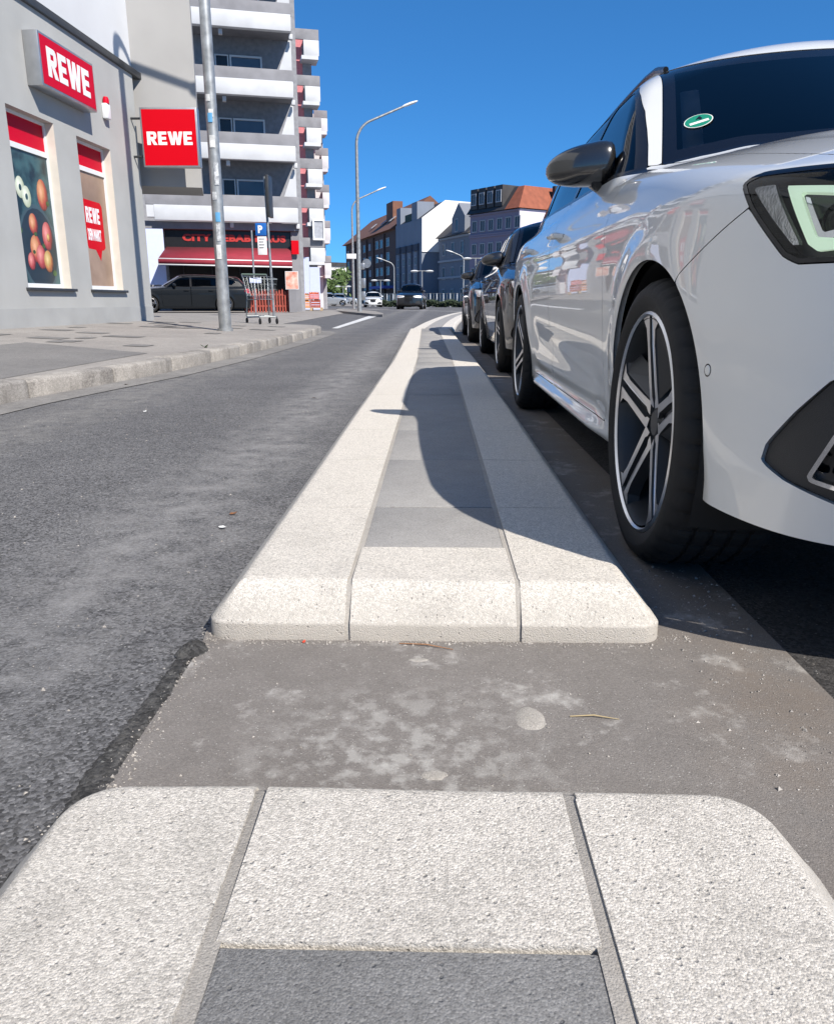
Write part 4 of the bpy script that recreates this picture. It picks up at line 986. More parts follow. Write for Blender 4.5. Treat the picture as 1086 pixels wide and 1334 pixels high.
cw = f.obj('corner_window', BM['frame'], tw); b = MB(); b.box(p0.x+.1, p0.y-.14, zA+.1, p1.x-.1, p0.y-.12, zB-.1); b.obj('pane', BM['blind'], cw)

# ---------------------------------------------------------------- kebab shop on the ground floor
ks = thing('kebab_shop', 'kebab shop under the balconies with black fascia and red awning', 'shop', P0, TA)
b = MB(); b.box(-1.15, .30, 2.86, 4.28, .38, 3.56); b.obj('fascia_board', BM['black'], ks)
text_mesh('CITY KEBAB HAUS', .30, 4.45, BM['kred'], 'lettering', ks, Matrix.Translation((1.80, .285, 3.27)) @ FRONT, .018, .02, 1.1)
b = MB(); b.box(-1.9, .25, 3.58, 4.55, 1.5, 3.598); b.obj('soffit', BM['brown'], ks)
b = MB(); b.box(-1.15, 1.45, .0, 4.3, 1.5, 2.86); b.obj('dark_shopfront', BM['dark'], ks)
for tx in (-.55, .7, 1.95, 3.2): b = MB(); b.box(tx, 1.38, .15, tx+.05, 1.45, 2.86); b.obj('window_post', BM['metal'], ks)
aw = MB(); P1, P2 = (-1.12, .29, 2.86), (4.22, .29, 2.86); Q1, Q2 = (-1.42, -1.05, 2.30), (4.15, -1.05, 2.24)
def lerp3(a, b_, t): return tuple(a[i]+(b_[i]-a[i])*t for i in range(3))
aw.quad(P1, P2, lerp3(P2, Q2, .93), lerp3(P1, Q1, .93)); aw.mi = 1; aw.quad(lerp3(P1, Q1, .93), lerp3(P2, Q2, .93), Q2, Q1)
lo = lambda p, d: (p[0], p[1]-.004, p[2]-d)
aw.mi = 0; aw.quad(Q1, Q2, lo(Q2, .19), lo(Q1, .19)); aw.mi = 1; aw.quad(lo(Q1, .19), lo(Q2, .19), lo(Q2, .25), lo(Q1, .25))
ao = aw.obj('awning', [BM['awn'], BM['awnw']], ks); md = ao.modifiers.new('t', 'SOLIDIFY'); md.thickness = .012
b = MB(); b.box(-2.15, .0, 1.28, -1.20, .06, 3.58); b.obj('lilac_panel', BM['lilac'], ks)
b = MB(); b.box(4.25, .2, 0, 4.62, 1.4, 3.58); b.obj('corner_pillar', BM['concrete'], ks)
b = MB(); b.box(4.24, -.02, 2.62, 4.56, .06, 3.20); b.obj('red_plate', BM['red'], ks)
# ---------------------------------------------------------------- buildings at the far end of the street
FM = dict(
    brown=pm('dark brown brick', (.105, .065, .055), .9, var=.1), tile=pm('brown roof tiles', (.22, .10, .062), .85, c2=(.15, .07, .045), scale=.8), slate=pm('dark slate roof', (.045, .043, .045), .7, var=.15, scale=.6),
    orange=pm('orange roof tiles', (.28, .085, .045), .85, var=.1, scale=1.5), blue=pm('blue grey facade', (.20, .23, .28), .9, var=.05, scale=.3), bluedk=pm('dark blue facade strip', (.055, .062, .085), .85, var=.05),
    gable=pm('white gable render', (.80, .79, .77), .9, var=.015, scale=.3), house=pm('grey blue house render', (.19, .205, .235), .9, var=.05), trimw=pm('pale facade trim', (.34, .355, .38), .85, var=.05), lilac_shade=pm('lilac facade', (.23, .205, .27), .9, var=.05), lilac=pm('sunlit lilac facade', (.66, .60, .68), .9, var=.03),  # corner house: shade put into the front's colour, sunlight into the side wall's
    pale=pm('pale apartment render', (.62, .61, .58), .9, var=.05, scale=.3), leaf=pm('leaves', (.10, .16, .045), .7, c2=(.045, .08, .02), scale=.8), bark=pm('bark', (.09, .07, .05), .9), hedge=pm('hedge leaves', (.03, .05, .02), .7, c2=(.012, .022, .01), scale=2),
    blueawn=pm('blue awning', (.10, .13, .42), .8), lampw=pm('white lamp head', (.75, .76, .74), .4, var=.02), rail=pm('railing steel', (.2, .21, .21), .5, metal=.4),
)
def far_block(name, label, cat, pl, Yl, pr, Yr, zt, depth, wall, back=None):
    """box whose street front runs between two surveyed points; local x along the front, local y into the block"""
    L_ = at(pl, 392, Yl); R_ = at(pr, 392, Yr); L_.z = R_.z = 0
    d = R_-L_; t = thing(name, label, cat, L_, math.atan2(d.y, d.x)); t['_w'] = d.length
    return t, d.length
def win_mesh(w, h, fr, pane, tag_):
    f = MB(); s = min(.14, w*.14)
    f.box(0, -.10, 0, s, .0, h); f.box(w-s, -.10, 0, w, .0, h); f.box(s, -.10, 0, w-s, .0, s); f.box(s, -.10, h-s, w-s, .0, h); f.box(w/2-s*.3, -.08, s, w/2+s*.3, .0, h-s)
    f.mi = 1; f.box(s, -.04, s, w-s, -.001, h-s); return f.mesh('window', [fr, pane])
def grid(t, me, xs, zs, name='window'):
    for x in xs:
        for z in zs: link(name, me, t, (x, 0, z))
zof = lambda x, y, Y: at(x, y, Y).z
# brown block
ze = zof(515, 298, 157)
t, w = far_block('apartment_block', 'dark brown apartment block with tiled roof and square chimney at the street end', 'apartment building', 452, 205, 515.5, 157, ze, 14, FM['brown'])
b = MB(); b.box(0, 0, -1, w, 14, ze); b.obj('wall', FM['brown'], t)
b = MB(); b.prism([(-.9, ze+.02), (14.9, ze+.02), (7, ze+6.2)], -.8, w+.01, 'x'); rf = b.obj('roof', FM['tile'], t)
b = MB(); b.box(w*.66, 2.5, ze+2, w*.66+5.5, 4.6, ze+6.4); b.obj('chimney', FM['tile'], rf)
for fx in (.42, .62, .76): b = MB(); b.prism([(1.6, ze+2.35), (2.9, ze+3.35), (2.86, ze+3.43), (1.56, ze+2.43)], w*fx, w*fx+1.6, 'x'); b.obj('skylight', FM['trimw'], rf)
m1 = win_mesh(2.6, 1.7, FM['trimw'], BM['cut'], 0); m2 = win_mesh(2.6, 1.7, FM['bluedk'], BM['blind'], 0)
for i, x in enumerate((2, 7.5, 14, 21, 26.5, 33.5, 37.5, 43)):
    for j in range(5):
        if x+2.6 < w: link('window', m1 if (i*3+j*2) % 4 else m2, t, (x, 0, ze-2.9-2.75*j))
for x in (12, 24.5, 31.4, 41.2): b = MB(); b.box(x, -.35, -1, x+.9, -.002, ze-.4); b.obj('wall_pilaster', FM['brown'], t)
b = MB(); b.box(w-13, -2.4, 3.0, w-.5, -.05, 3.5); b.obj('shop_awning', FM['blueawn'], t)
# blue grey block with the white gable
ze = zof(549, 284, 140)
t, w = far_block('office_block', 'blue grey block with vertical window strips and a bright white gable wall', 'building', 516, 155, 549, 140, ze, 12, FM['blue'])
dp = 15.0
b = MB(); b.box(0, 0, -1, w, dp, ze); b.obj('wall', FM['blue'], t)
gz = zof(549, 328, 140)
b = MB(); b.prism([(.0, gz), (dp, gz), (dp, ze+2.6), (4.2, ze+3.0), (.0, ze+.05)], w+.005, w+.18, 'x'); b.obj('gable_wall', FM['gable'], t)
b = MB(); b.prism([(.05, ze+.01), (4.2, ze+2.9), (dp, ze+2.5), (dp, ze+.01)], .0, w, 'x'); rf = b.obj('roof', FM['slate'], t)
for fx, dw in ((.02, .16), (.62, .2)): b = MB(); b.box(w*fx, .1, ze+.02, w*(fx+dw), 3.2, ze+3.0); b.obj('dormer', FM['blue'], t)
b = MB(); b.box(w*.32, .3, ze+.02, w*.58, 1.2, ze+1.4); b.obj('roof_planter', FM['hedge'], t)
n = 4; m1 = win_mesh(1.25, 1.5, FM['trimw'], BM['cut'], 0)
for i in range(n):
    x = .8 + i*(w-1.2)/n
    b = MB(); b.box(x+1.75, -.12, -1, x+2.75, -.002, ze-4.0); b.obj('dark_facade_strip', FM['bluedk'], t)
    b = MB(); b.box(x-.1, -.25, ze-5.2, x+2.4, -.003, ze-4.05); b.obj('loggia', FM['bluedk'], t)
    for j in range(4): link('window', m1, t, (x+.2, 0, ze-7.6-2.6*j))
# gabled house
ze = zof(608, 304, 127)
t, w = far_block('gabled_house', 'narrow grey blue old house with stepped dormer gable between two taller blocks', 'house', 571.5, 138, 611, 126, ze, 10, FM['house'])
b = MB(); b.box(0, 0, -1, w, 11, ze); b.obj('wall', FM['house'], t)
b = MB(); b.prism([(-.6, ze+.02), (11, ze+.02), (11, ze+3.4), (4.5, ze+4.4)], -.5, w, 'x'); rf = b.obj('roof', FM['slate'], t)
b = MB(); b.prism([(w*.46, ze-.2), (w*.86, ze-.2), (w*.86, ze+2.7), (w*.66, ze+4.8), (w*.46, ze+2.7)], -.2, 3.5, 'y'); b.obj('dormer_gable', FM['house'], t)
for z in (ze-.35, ze-3.9, 4.2): b = MB(); b.box(-.1, -.22, z, w, -.003, z+.3); b.obj('cornice', FM['trimw'], t)
m1 = win_mesh(1.3, 2.0, FM['trimw'], BM['cut'], 0)
grid(t, m1, (w*.12, w*.42, w*.72), (ze-2.9, ze-6.7, ze-10.2))
link('window', m1, t, (w*.57, -.2, ze+.5))
# lilac corner house
zl = zof(672, 271, 110)
t, w = far_block('corner_house', 'lilac corner house with dormers and an orange hipped roof behind the parked cars', 'house', 610.5, 118.5, 672, 110, zl, 12, FM['lilac_shade'])
b = MB(); b.box(0, 0, -1, w, 13, zl); b.obj('wall', FM['lilac_shade'], t)
b = MB(); b.box(w+.004, .0, -1, w+.12, 13, zl-.05); b.obj('side_wall', FM['lilac'], t)
for z in (zl-.3, zl-3.0, zl-3.25): b = MB(); b.box(-.05, -.2, z, w+.2, -.004, z+.22); b.obj('cornice', FM['lilac_shade'], t)
b = MB(); b.prism([(-.5, zl+.02), (13.4, zl+.02), (11.4, zl+3.1), (1.9, zl+3.1)], -.3, w-2.4, 'x'); rf = b.obj('mansard_roof', FM['slate'], t)
b = MB(); vs = [(w-2.4, -.5, zl+.02), (w+.5, -.5, zl+.02), (w+.5, 13.4, zl+.02), (w-2.4, 13.4, zl+.02), (w-2.4, 1.9, zl+3.1), (w-1.2, 1.9, zl+3.1), (w-1.2, 11.4, zl+3.1), (w-2.4, 11.4, zl+3.1)]
b.add(vs, [(0, 1, 5, 4), (1, 2, 6, 5), (2, 3, 7, 6), (4, 5, 6, 7), (0, 4, 7, 3)]); b.obj('orange_roof', FM['orange'], t)
m1 = win_mesh(1.15, 1.6, FM['trimw'], BM['cut'], 0)
for k in range(4):
    x = .25 + k*(w-3.2)/4; b = MB(); b.box(x, -.2, zl+.6, x+1.5, 3, zl+3.3); dm = b.obj('dormer', FM['slate'], t)
    link('window', m1, dm, (x+.18, -.21, zl+1.1))
grid(t, m1, [.5+k*(w-1.3)/5 for k in range(6)], (zl-2.5, zl-5.6, zl-8.9, zl-12.1))
m2 = win_mesh(1.0, 2.0, FM['gable'], BM['cut'], 0)
b = MB(); b.box(w-.3, 6.2, zl+.25, w+.25, 9.0, zl+3.2); dm = b.obj('side_dormer', FM['slate'], t)
for yy in (6.5, 7.6): o = link('window', m2, dm, (w+.255, yy, zl+.7), (0, 0, R(90)))
# dark roof further right
t, w = far_block('dark_roofed_house', 'house with a dark slate roof rising behind the lilac corner house', 'house', 700, 128, 770, 118, 17, 10, FM['slate'])
zr = zof(712, 262, 126); b = MB(); b.box(0, 0, -1, w, 10, zr); b.obj('wall', FM['house'], t); b = MB(); b.prism([(-.4, zr+.02), (10.4, zr+.02), (5, zr+3.4)], -.3, w, 'x'); b.obj('roof', FM['slate'], t)
# pale flats far away on the left
zp = zof(440, 345, 230)
t, w = far_block('flats', 'pale distant block of flats seen between the tower and the brown block', 'apartment building', 405, 232, 453, 240, zp, 14, FM['pale'])
b = MB(); b.box(0, 0, -1, w, 14, zp); b.obj('wall', FM['pale'], t); b = MB(); b.box(-.5, -.5, zp+.01, w+.5, 14, zp+1.0); b.obj('roof', FM['slate'], t)
m1 = win_mesh(2.0, 1.8, FM['pale'], BM['cut'], 0); grid(t, m1, [1+k*2.9 for k in range(int(w/2.9))], [zp-2.8-2.9*j for j in range(3)])

# ---------------------------------------------------------------- trees, hedge
def leaf_cloud(n, c, rad, s, seed):
    r = random.Random(seed); b = MB(); clumps = []
    for k in range(14):
        a, h, q = r.uniform(0, 6.28), r.uniform(-.9, .9), r.uniform(.2, .85)
        clumps.append((c[0]+rad[0]*q*math.cos(a), c[1]+rad[1]*q*math.sin(a), c[2]+rad[2]*h))
    for i in range(n):
        k = r.choice(clumps); p = Vector((k[0]+r.gauss(0, .26)*rad[0], k[1]+r.gauss(0, .26)*rad[1], k[2]+r.gauss(0, .2)*rad[2]))
        u = Vector((r.gauss(0, 1), r.gauss(0, 1), r.gauss(0, 1))).normalized(); v = u.orthogonal().normalized()
        q = s*r.uniform(.6, 1.3); b.add([p-u*q, p+v*q*.55, p+u*q, p-v*q*.55], [(0, 1, 2, 3)])
    return b
def tree(px, yb, yt, Y, rx, label, seed):
    p = at(px, yb, Y); h = at(px, yt, Y).z; p.z = 0; t = thing('tree', label, 'tree', p, 0, 'trees at the far junction')
    b = MB(); b.tube([(0, 0, 0), (.1, 0, h*.3), (0, .1, h*.6), (.1, 0, h*.85)], [.22, .17, .11, .04], 8)
    for k in range(5): a = k*1.3; b.tube([(.05, 0, h*(.35+.08*k)), (rx*.6*math.cos(a), rx*.6*math.sin(a), h*(.55+.07*k))], [.08, .02], 6)
    b.obj('trunk', FM['bark'], t); leaf_cloud(900, (0, 0, h*.62), (rx, rx, h*.38), .40, seed).obj('crown', FM['leaf'], t)
tree(440, 385, 353, 150, 2.6, 'taller leafy green tree in front of the pale distant flats', 1)
tree(423, 388, 366, 140, 2.0, 'shorter leafy tree beside the lilac hoarding in front of the distant flats', 2)
hb = leaf_cloud(10, (0, 0, 0), (1, 1, 1), .1, 3); b = MB(); hr = random.Random(5)
pa, pb = at(492, 392, 84), at(640, 392, 74)
for i in range(5200):
    q = hr.random(); p = pa.lerp(pb, q); p = Vector((p.x+hr.gauss(0, .1), p.y+hr.uniform(-.5, .5), hr.uniform(.02, .62)+.10*math.sin(q*40)))
    u = Vector((hr.gauss(0, 1), hr.gauss(0, 1), hr.gauss(0, 1))).normalized(); v = u.orthogonal(); s = hr.uniform(.06, .13); b.add([p-u*s, p+v*s*.6, p+u*s, p-v*s*.6], [(0, 1, 2, 3)])
tag(b.obj('hedge', FM['hedge']), 'low clipped hedge along the far side of the junction', 'hedge')
pa, pb = at(478, 392, 88), at(618, 392, 78); pa.z = pb.z = 0; d = pb-pa
rl = thing('railing', 'long low steel railing behind the hedge at the junction', 'railing', pa, math.atan2(d.y, d.x))
n = 34
for k in range(n+1): b = MB(); x = d.length*k/n; b.box(x-.05, -.04, 0, x+.05, .04, 1.35); b.obj('railing_post', FM['lampw'] if k % 2 else FM['rail'], rl)
for z in (.75, 1.3): b = MB(); b.box(0, -.02, z, d.length, .02, z+.06); b.obj('rail', FM['rail'], rl)
b = MB(); A_ = [(-60, 92), (40, 84), (40, 400), (-60, 400)]; sheet('far_plaza', A_, .03, GM['pave'])
# ---------------------------------------------------------------- parked cars
hero, HS = make_car('parked_car', 'white estate car with two-tone alloy wheels parked nearest beside the kerb island', 'car', (1.38, .93, 0), 0, CM['white'], .0105, group='cars parked along the kerb island', fine=True, turn=R(90))
# green round-edged emissions badge inside the windscreen
def on_windscreen(u, w):
    z = np.linspace(.9, 1.45, 2000); g = HS.c.gwind(np.full(2000, u), np.full(2000, w), z); return z[np.argmin(abs(g))]
# ---------------------------------------------------------------- more parked cars (each kind built once, then copied)
grp = 'cars parked along the kerb island'
c2, _ = make_car('parked_car', 'black car parked directly behind the white estate with its mirror out', 'car', (1.40, 6.02, .004), 0, CM['blue'], .022, group=grp, wagon=False, shape=CarShape(L=4.32, front=.84, wb=2.60, R=.325, roof=1.47, rear='hatch', detail=False)); c2.scale = (.95,)*3
c3 = copy_tree(c2); c3.location = (1.36, 11.05, .004); c3['label'] = 'dark car third in the row of cars parked beside the island'
for o in c3.children_recursive:
    if o.type == 'MESH' and o.data.materials and o.data.materials[0] == CM['blue']: o.data = o.data.copy(); o.data.materials[0] = CM['black']
wg, _ = make_car('parked_car', 'dark grey estate car parked in front of the kebab shop beside the supermarket corner', 'car', (0, 0, 0), 0, CM['grey'], .03, wagon=True, shape=CarShape(L=4.8, front=.90, wb=2.80, R=.33, roof=1.46, detail=False))

pr = on(321, 408.5, .14); ca = R(15)                                # its tail stands here, nose to the left behind the shop corner
rear_y = 31.2; pr = at(323, 408, rear_y)
ux = Vector((math.cos(ca), math.sin(ca), 0)); wg.location = Vector((pr.x, pr.y, hz(-8, 31))) - ux*4.8 + Vector((0, .9, 0)); wg.rotation_euler = (0, 0, ca-R(90))
far_spec = [('white car driving up the far street beside the lamp posts', 486, 79, R(4), 'pale', 1.0), ('white car waiting behind the crates near the hoarding', 399, 62, R(160), 'pale', 1.05), ('silver car parked far back left of the lamp posts', 432, 92, R(95), 'silver', 1.), ('grey car parked far back beside the silver one', 447, 100, R(95), 'silver', 1.), ('pale car far back beyond the crates', 421, 96, R(90), 'pale', 1.02)]
fc, _ = make_car('far_car', far_spec[0][0], 'car', (0, 0, 0), 0, CM['pale'], .06, shape=CarShape(L=4.2, front=.82, wb=2.55, R=.31, roof=1.50, rear='hatch', detail=False), wagon=False, group='cars around the far junction')
sv = None
def put(o, px, Y, rot, z=.0, sc=1.):
    p = at(px, 392, Y); o.rotation_euler = (0, 0, rot); o.scale = (sc, sc, sc)
    o.location = Vector((p.x, p.y, z)) + Matrix.Rotation(rot, 3, 'Z') @ Vector((0, -2.1, 0))
for i, (lb, px, Y, rot, pt, sc) in enumerate(far_spec):
    o = fc if i == 0 else copy_tree(fc); o['label'] = lb; put(o, px, Y, rot, .03 if Y > 90 else (.14 if Y < 60 else 0), sc)
    if pt != 'pale':
        for q in o.children_recursive:
            if q.type == 'MESH' and q.data.materials and q.data.materials[0] == CM['pale']: q.data = q.data.copy(); q.data.materials[0] = CM[pt]
vn = copy_tree(fc); vn['label'] = 'black off-road car with pale headlamps standing at the junction'; put(vn, 536, 60, R(-4), 0, 1.); vn.scale = (1.08, 1, 1.24)
for q in vn.children_recursive:
    if q.type == 'MESH' and q.data.materials and q.data.materials[0] == CM['pale']: q.data = q.data.copy(); q.data.materials[0] = CM['black']
    if q.name.startswith('headlight'): q.data = q.data.copy(); q.data.materials[0] = BM['signwhite']

# ---------------------------------------------------------------- lamp posts
def arm_lamp(label, base, h, reach, ang, r0, r1, group='street lamps with curved arms', head=True, sweep=1.0, rise=0.):
    """tapered pole that bends over into an arm; ang = direction of the arm"""
    t = thing('street_lamp', label, 'street lamp', base, ang, group)
    b = MB(); n = 9; rb = reach*.55*sweep
    drop = (reach-.7*rb)*rise
    pts = [(0, 0, -.1), (0, 0, h*.35), (0, 0, h-rb-drop)]; rr = [r0, r0*.86, r1*1.25]
    for k in range(1, n+1):
        a = R(78-46*rise)*k/n; pts.append((rb*(1-math.cos(a)), 0, h-rb-drop+rb*math.sin(a))); rr.append(r1*(1.25-.3*k/n))
    pts.append((reach, 0, h+.12)); rr.append(r1*.9)
    b.tube(pts, rr, 16); b.obj('pole', BM['galv'], t)
    if head:
        b = MB(); b.smooth = True; vs, fs = [], []; m = 14
        for i, (x, w, z0, z1) in enumerate(((-.06, .05, -.04, .05), (.05, .11, -.05, .075), (.30, .15, -.06, .08), (.55, .12, -.05, .06), (.66, .05, -.02, .03))):
            for k in range(m):
                a = 2*math.pi*k/m; vs.append((reach+x, w*math.cos(a), h+.12+(.06+rise)*x+(z1 if math.sin(a) > 0 else -z0)*math.sin(a)))
        for i in range(4):
            for k in range(m): fs.append((i*m+k, i*m+(k+1) % m, (i+1)*m+(k+1) % m, (i+1)*m+k))
        fs += [tuple(range(m)), tuple(4*m+k for k in range(m))]
        b.add(vs, fs); b.obj('lamp_head', FM['lampw'], t)
    return t
L0 = on(294, 433, .135)
lp = arm_lamp('tall street lamp with stickers on its pole standing on the near pavement', (L0.x, L0.y, .10), 8.5, 1.9, R(-4), .094, .055, sweep=.75)
stc = [(.52, .30, 'signwhite', 2.12), (.30, .13, 'lilac', 1.62), (.10, .16, 'signwhite', 2.62), (.0, .11, 'signwhite', 1.92), (.25, .10, 'frame', 3.02), (.05, .12, 'lilac', 2.95), (.3, .24, 'frame', 1.35), (-.1, .09, 'deepred', 3.22), (.1, .20, 'signwhite', 1.10)]
srng = random.Random(11)
stm = pm('sticker print', (.62, .64, .64), .6, c2=(.16, .17, .19), scale=22); stb = pm('blue sticker', (.10, .32, .55), .5, var=.1); stw = pm('worn white sticker', (.68, .68, .66), .7, c2=(.40, .41, .41), scale=14)
for i, (da, hh, mt, z0) in enumerate(stc):
    rr = .094 - .018*z0/8 + .003; b = MB(); n = 7; a0 = R(-90) + R(4) + da - .45; vs = []; wd = .55+.35*srng.random()
    for k in range(n+1):
        a = a0 + wd*k/n
        for z in (z0, z0+hh): vs.append((rr*math.cos(a), rr*math.sin(a), z))
    b.smooth = True; b.add(vs, [(2*k, 2*k+2, 2*k+3, 2*k+1) for k in range(n)]); b.obj('sticker', stb if mt in ('lilac',) else (stm if i % 3 == 0 else stw), lp)
b = MB(); b.tube([(0, 0, .0), (0, 0, .10)], .115, 16); b.obj('pole_collar', BM['galv'], lp)
p = at(468.5, 405, 39); arm_lamp('tall street lamp on the corner kerb in the middle of the view', (p.x, p.y, .10), at(468, 142, 39).z, 2.25, R(14), .115, .055, sweep=.9, rise=.32)
p = at(461, 401, 62); arm_lamp('lower street lamp directly behind the tall one on the corner kerb', (p.x, p.y, .0), at(461, 249, 62).z, 2.0, R(16), .11, .055, sweep=.9, rise=.32)
p = at(513.5, 396, 105); arm_lamp('curved lamp between the far white car and the off-road car', (p.x, p.y, .0), at(513, 339, 105).z, 1.6, R(190), .10, .06, rise=.2)
p = at(603, 396, 84); arm_lamp('curved lamp in front of the grey blue gabled house', (p.x, p.y, .0), at(603, 330, 84).z, 1.2, R(185), .10, .06, rise=.2)
def twin_lamp(label, px, yt, Y, s=1.):
    p = at(px, 396, Y); h = at(px, yt, Y).z; t = thing('twin_lamp', label, 'street lamp', (p.x, p.y, 0), 0, 'twin headed lamps at the junction')
    b = MB(); b.tube([(0, 0, 0), (0, 0, h)], [.075, .05], 10); b.tube([(-.75*s, 0, h), (.75*s, 0, h)], .04, 8); b.obj('pole', BM['galv'], t)
    for sx in (-1, 1):
        b = MB(); b.lathe([(0, .11), (.28*s, .07), (.40*s, 0), (.30*s, -.09), (0, -.11)], 16, (sx*.72*s, 0, h-.02)); b.obj('lamp_head', FM['lampw'], t)
twin_lamp('twin headed lamp beside the far white car', 496, 365, 92); twin_lamp('twin headed lamp above the black off-road car', 549.5, 353, 76)
twin_lamp('twin headed lamp left of the corner lamp posts', 447.5, 373, 110); twin_lamp('twin headed lamp partly hidden behind the row of parked cars', 618, 336.5, 70)
# signal and signs around the corner lamp
p = at(473, 405, 40.5); t = thing('sign_post', 'post with a white arrow board and grey control boxes beside the corner lamp', 'sign post', (p.x, p.y, .08))
h = at(468, 318, 40.5).z; b = MB(); b.tube([(-.12, 0, 0), (-.12, 0, h)], .05, 10); b.obj('pole', BM['galv'], t)
b = MB(); b.box(-.78, -.05, h-.78, -.30, -.01, h-.54, bev=.01); b.obj('arrow_board', BM['signwhite'], t)
for z0, z1, x in ((.55, .98, .0), (1.15, 1.62, .02), (2.05, 2.35, -.02)): b = MB(); b.box(-.09+x, -.09, z0, .13+x, .09, z1, bev=.02); b.obj('control_box', BM['alu'], t)
b = MB(); b.lathe([(0, -.02), (.22, -.02), (.22, .02), (0, .02)], 20, (.22, 0, h-1.0), axis='y'); b.obj('round_sign', BM['alu'], t)
# parking sign and the tall post with a board seen edge-on
p = at(338, 404, 26.5); t = thing('parking_sign', 'blue parking sign with white plate below on a thin post near the trolley', 'road sign', (p.x, p.y, .13))
zt = at(336, 290, 26.5).z-.13; b = MB(); b.tube([(-.13, .03, -.1), (-.13, .03, at(333, 300, 26.5).z-.13)], .03, 10); b.obj('post', BM['galv'], t)
q = at(340, 298.5, 26.5); dx = q.x-p.x
b = MB(); b.box(dx-.18, -.02, zt-.40, dx+.18, -.005, zt-.01, bev=.004); pb_ = b.obj('sign_plate', pm('blue traffic sign sheet', (.015, .12, .42), .35, var=.02), t)
text_mesh('P', .24, .15, BM['signwhite'], 'lettering', t, Matrix.Translation((dx-.02, -.023, zt-.205)) @ FRONT, .012, .004)
b = MB(); z2 = at(340, 332, 26.5).z-.13; b.box(dx-.13, -.02, z2, dx+.17, -.005, zt-.43, bev=.004); b.obj('text_plate', BM['signwhite'], t)
b = MB()
for k in range(4): b.box(dx-.08, -.0235, zt-.52-.09*k, dx+.10-.03*(k % 2), -.0205, zt-.495-.09*k)
b.obj('small_print', BM['metal'], t)['kind'] = 'stuff'
p = at(357, 407, 23.5); t = thing('sign_post', 'taller sign post with a narrow board seen edge-on behind the trolley', 'sign post', (p.x, p.y, .13))
zt = at(348, 230, 23.5).z-.13; b = MB(); b.tube([(0, 0, -.1), (-.09, 0, zt)], .036, 10); b.obj('post', BM['galv'], t)
b = MB(); b.box(-.03, -.25, at(354, 283, 23.5).z-.13, .06, .30, zt+.02, bev=.008); b.obj('board', BM['metal'], t)

# ---------------------------------------------------------------- shopping trolley
p = on(343, 424, .13); t = thing('shopping_trolley', 'steel shopping trolley standing alone on the pavement behind the lamp pole', 'trolley', (p.x, p.y, hz(p.x, p.y)), R(-62))
wire = pm('trolley wire', (.22, .24, .245), .4, metal=.8); grn = pm('trolley plastic', (.05, .09, .07), .5)
# local x forward (length .95), y width
def rect(x0, x1, y0, y1, z): return [(x0, y0, z), (x1, y0, z), (x1, y1, z), (x0, y1, z), (x0, y0, z)]
b = MB(); top = [(-.42, -.27, .98), (.50, -.20, .90), (.50, .20, .90), (-.42, .27, .98)]; bot = [(-.30, -.22, .58), (.40, -.15, .50), (.40, .15, .50), (-.30, .22, .58)]
for k in range(4):
    a, c = [Vector(v) for v in (top[k], top[(k+1) % 4])]; d, e = [Vector(v) for v in (bot[k], bot[(k+1) % 4])]
    for i in range(7): b.tube([a.lerp(c, i/7), d.lerp(e, i/7)], .0022, 4, False)
    for j in range(5): b.tube([a.lerp(d, j/4), c.lerp(e, j/4)], .003 if j else .008, 5, False)
for i in range(9): b.tube([Vector(bot[0]).lerp(Vector(bot[3]), i/8), Vector(bot[1]).lerp(Vector(bot[2]), i/8)], .0035, 4, False)
b.obj('basket', wire, t)
b = MB()
for sy in (-1, 1):
    b.tube([(-.52, sy*.27, 1.02), (-.40, sy*.26, .86), (-.32, sy*.23, .55), (-.38, sy*.25, .16), (-.30, sy*.25, .13), (.36, sy*.19, .15), (.44, sy*.18, .13)], .013, 8)
    b.tube([(-.33, sy*.235, .5), (.30, sy*.16, .50)], .010, 6)
b.tube([(.36, -.19, .15), (.36, .19, .15)], .010, 6); b.tube([(-.34, -.25, .16), (-.34, .25, .16)], .010, 6)
b.obj('frame', wire, t)
b = MB(); b.tube([(-.52, -.27, 1.02), (-.52, .27, 1.02)], .018, 10); b.obj('handle', grn, t)
b = MB(); b.box(-.44, -.13, .84, -.425, .13, .95); b.obj('card_panel', BM['lilac'], t)
for x, y in ((-.36, -.25), (-.36, .25), (.42, -.18), (.42, .18)):
    b = MB(); b.lathe([(.012, -.016), (.055, -.016), (.062, -.006), (.062, .006), (.055, .016), (.012, .016)], 18, (x, y, .062), axis='y', closed=True); b.obj('castor', CM['rubber'], t)
t.scale = (.93, .93, .93)
# ---------------------------------------------------------------- red picket fence, poster board, hoarding, pallet with crates
pa, pb = at(318, 404, 32.4), at(385, 404, 33.6); d = pb-pa; d.z = 0
t = thing('picket_fence', 'low red picket fence in front of the kebab shop', 'fence', (pa.x, pa.y, .14), math.atan2(d.y, d.x))
n = 18
for k in range(n):
    b = MB(); x = d.length*(k+.5)/n; h = .86 + .04*math.sin(k*2.1)
    b.prism([(x-.035, 0), (x+.035, 0), (x+.035, h), (x, h+.05), (x-.035, h)], -.012, .012, 'y'); b.obj('picket', BM['fence'], t)
for z in (.22, .68): b = MB(); b.box(0, .013, z, d.length, .04, z+.07); b.obj('rail', BM['fence'], t)
food = pm('food photo print', (.62, .20, .13), .4, c2=(.75, .58, .48), scale=5.5)
p = at(382, 405, 33.2); t = thing('poster_board', 'food poster board standing at the right end of the red fence', 'poster board', (p.x, p.y, .14), R(5))
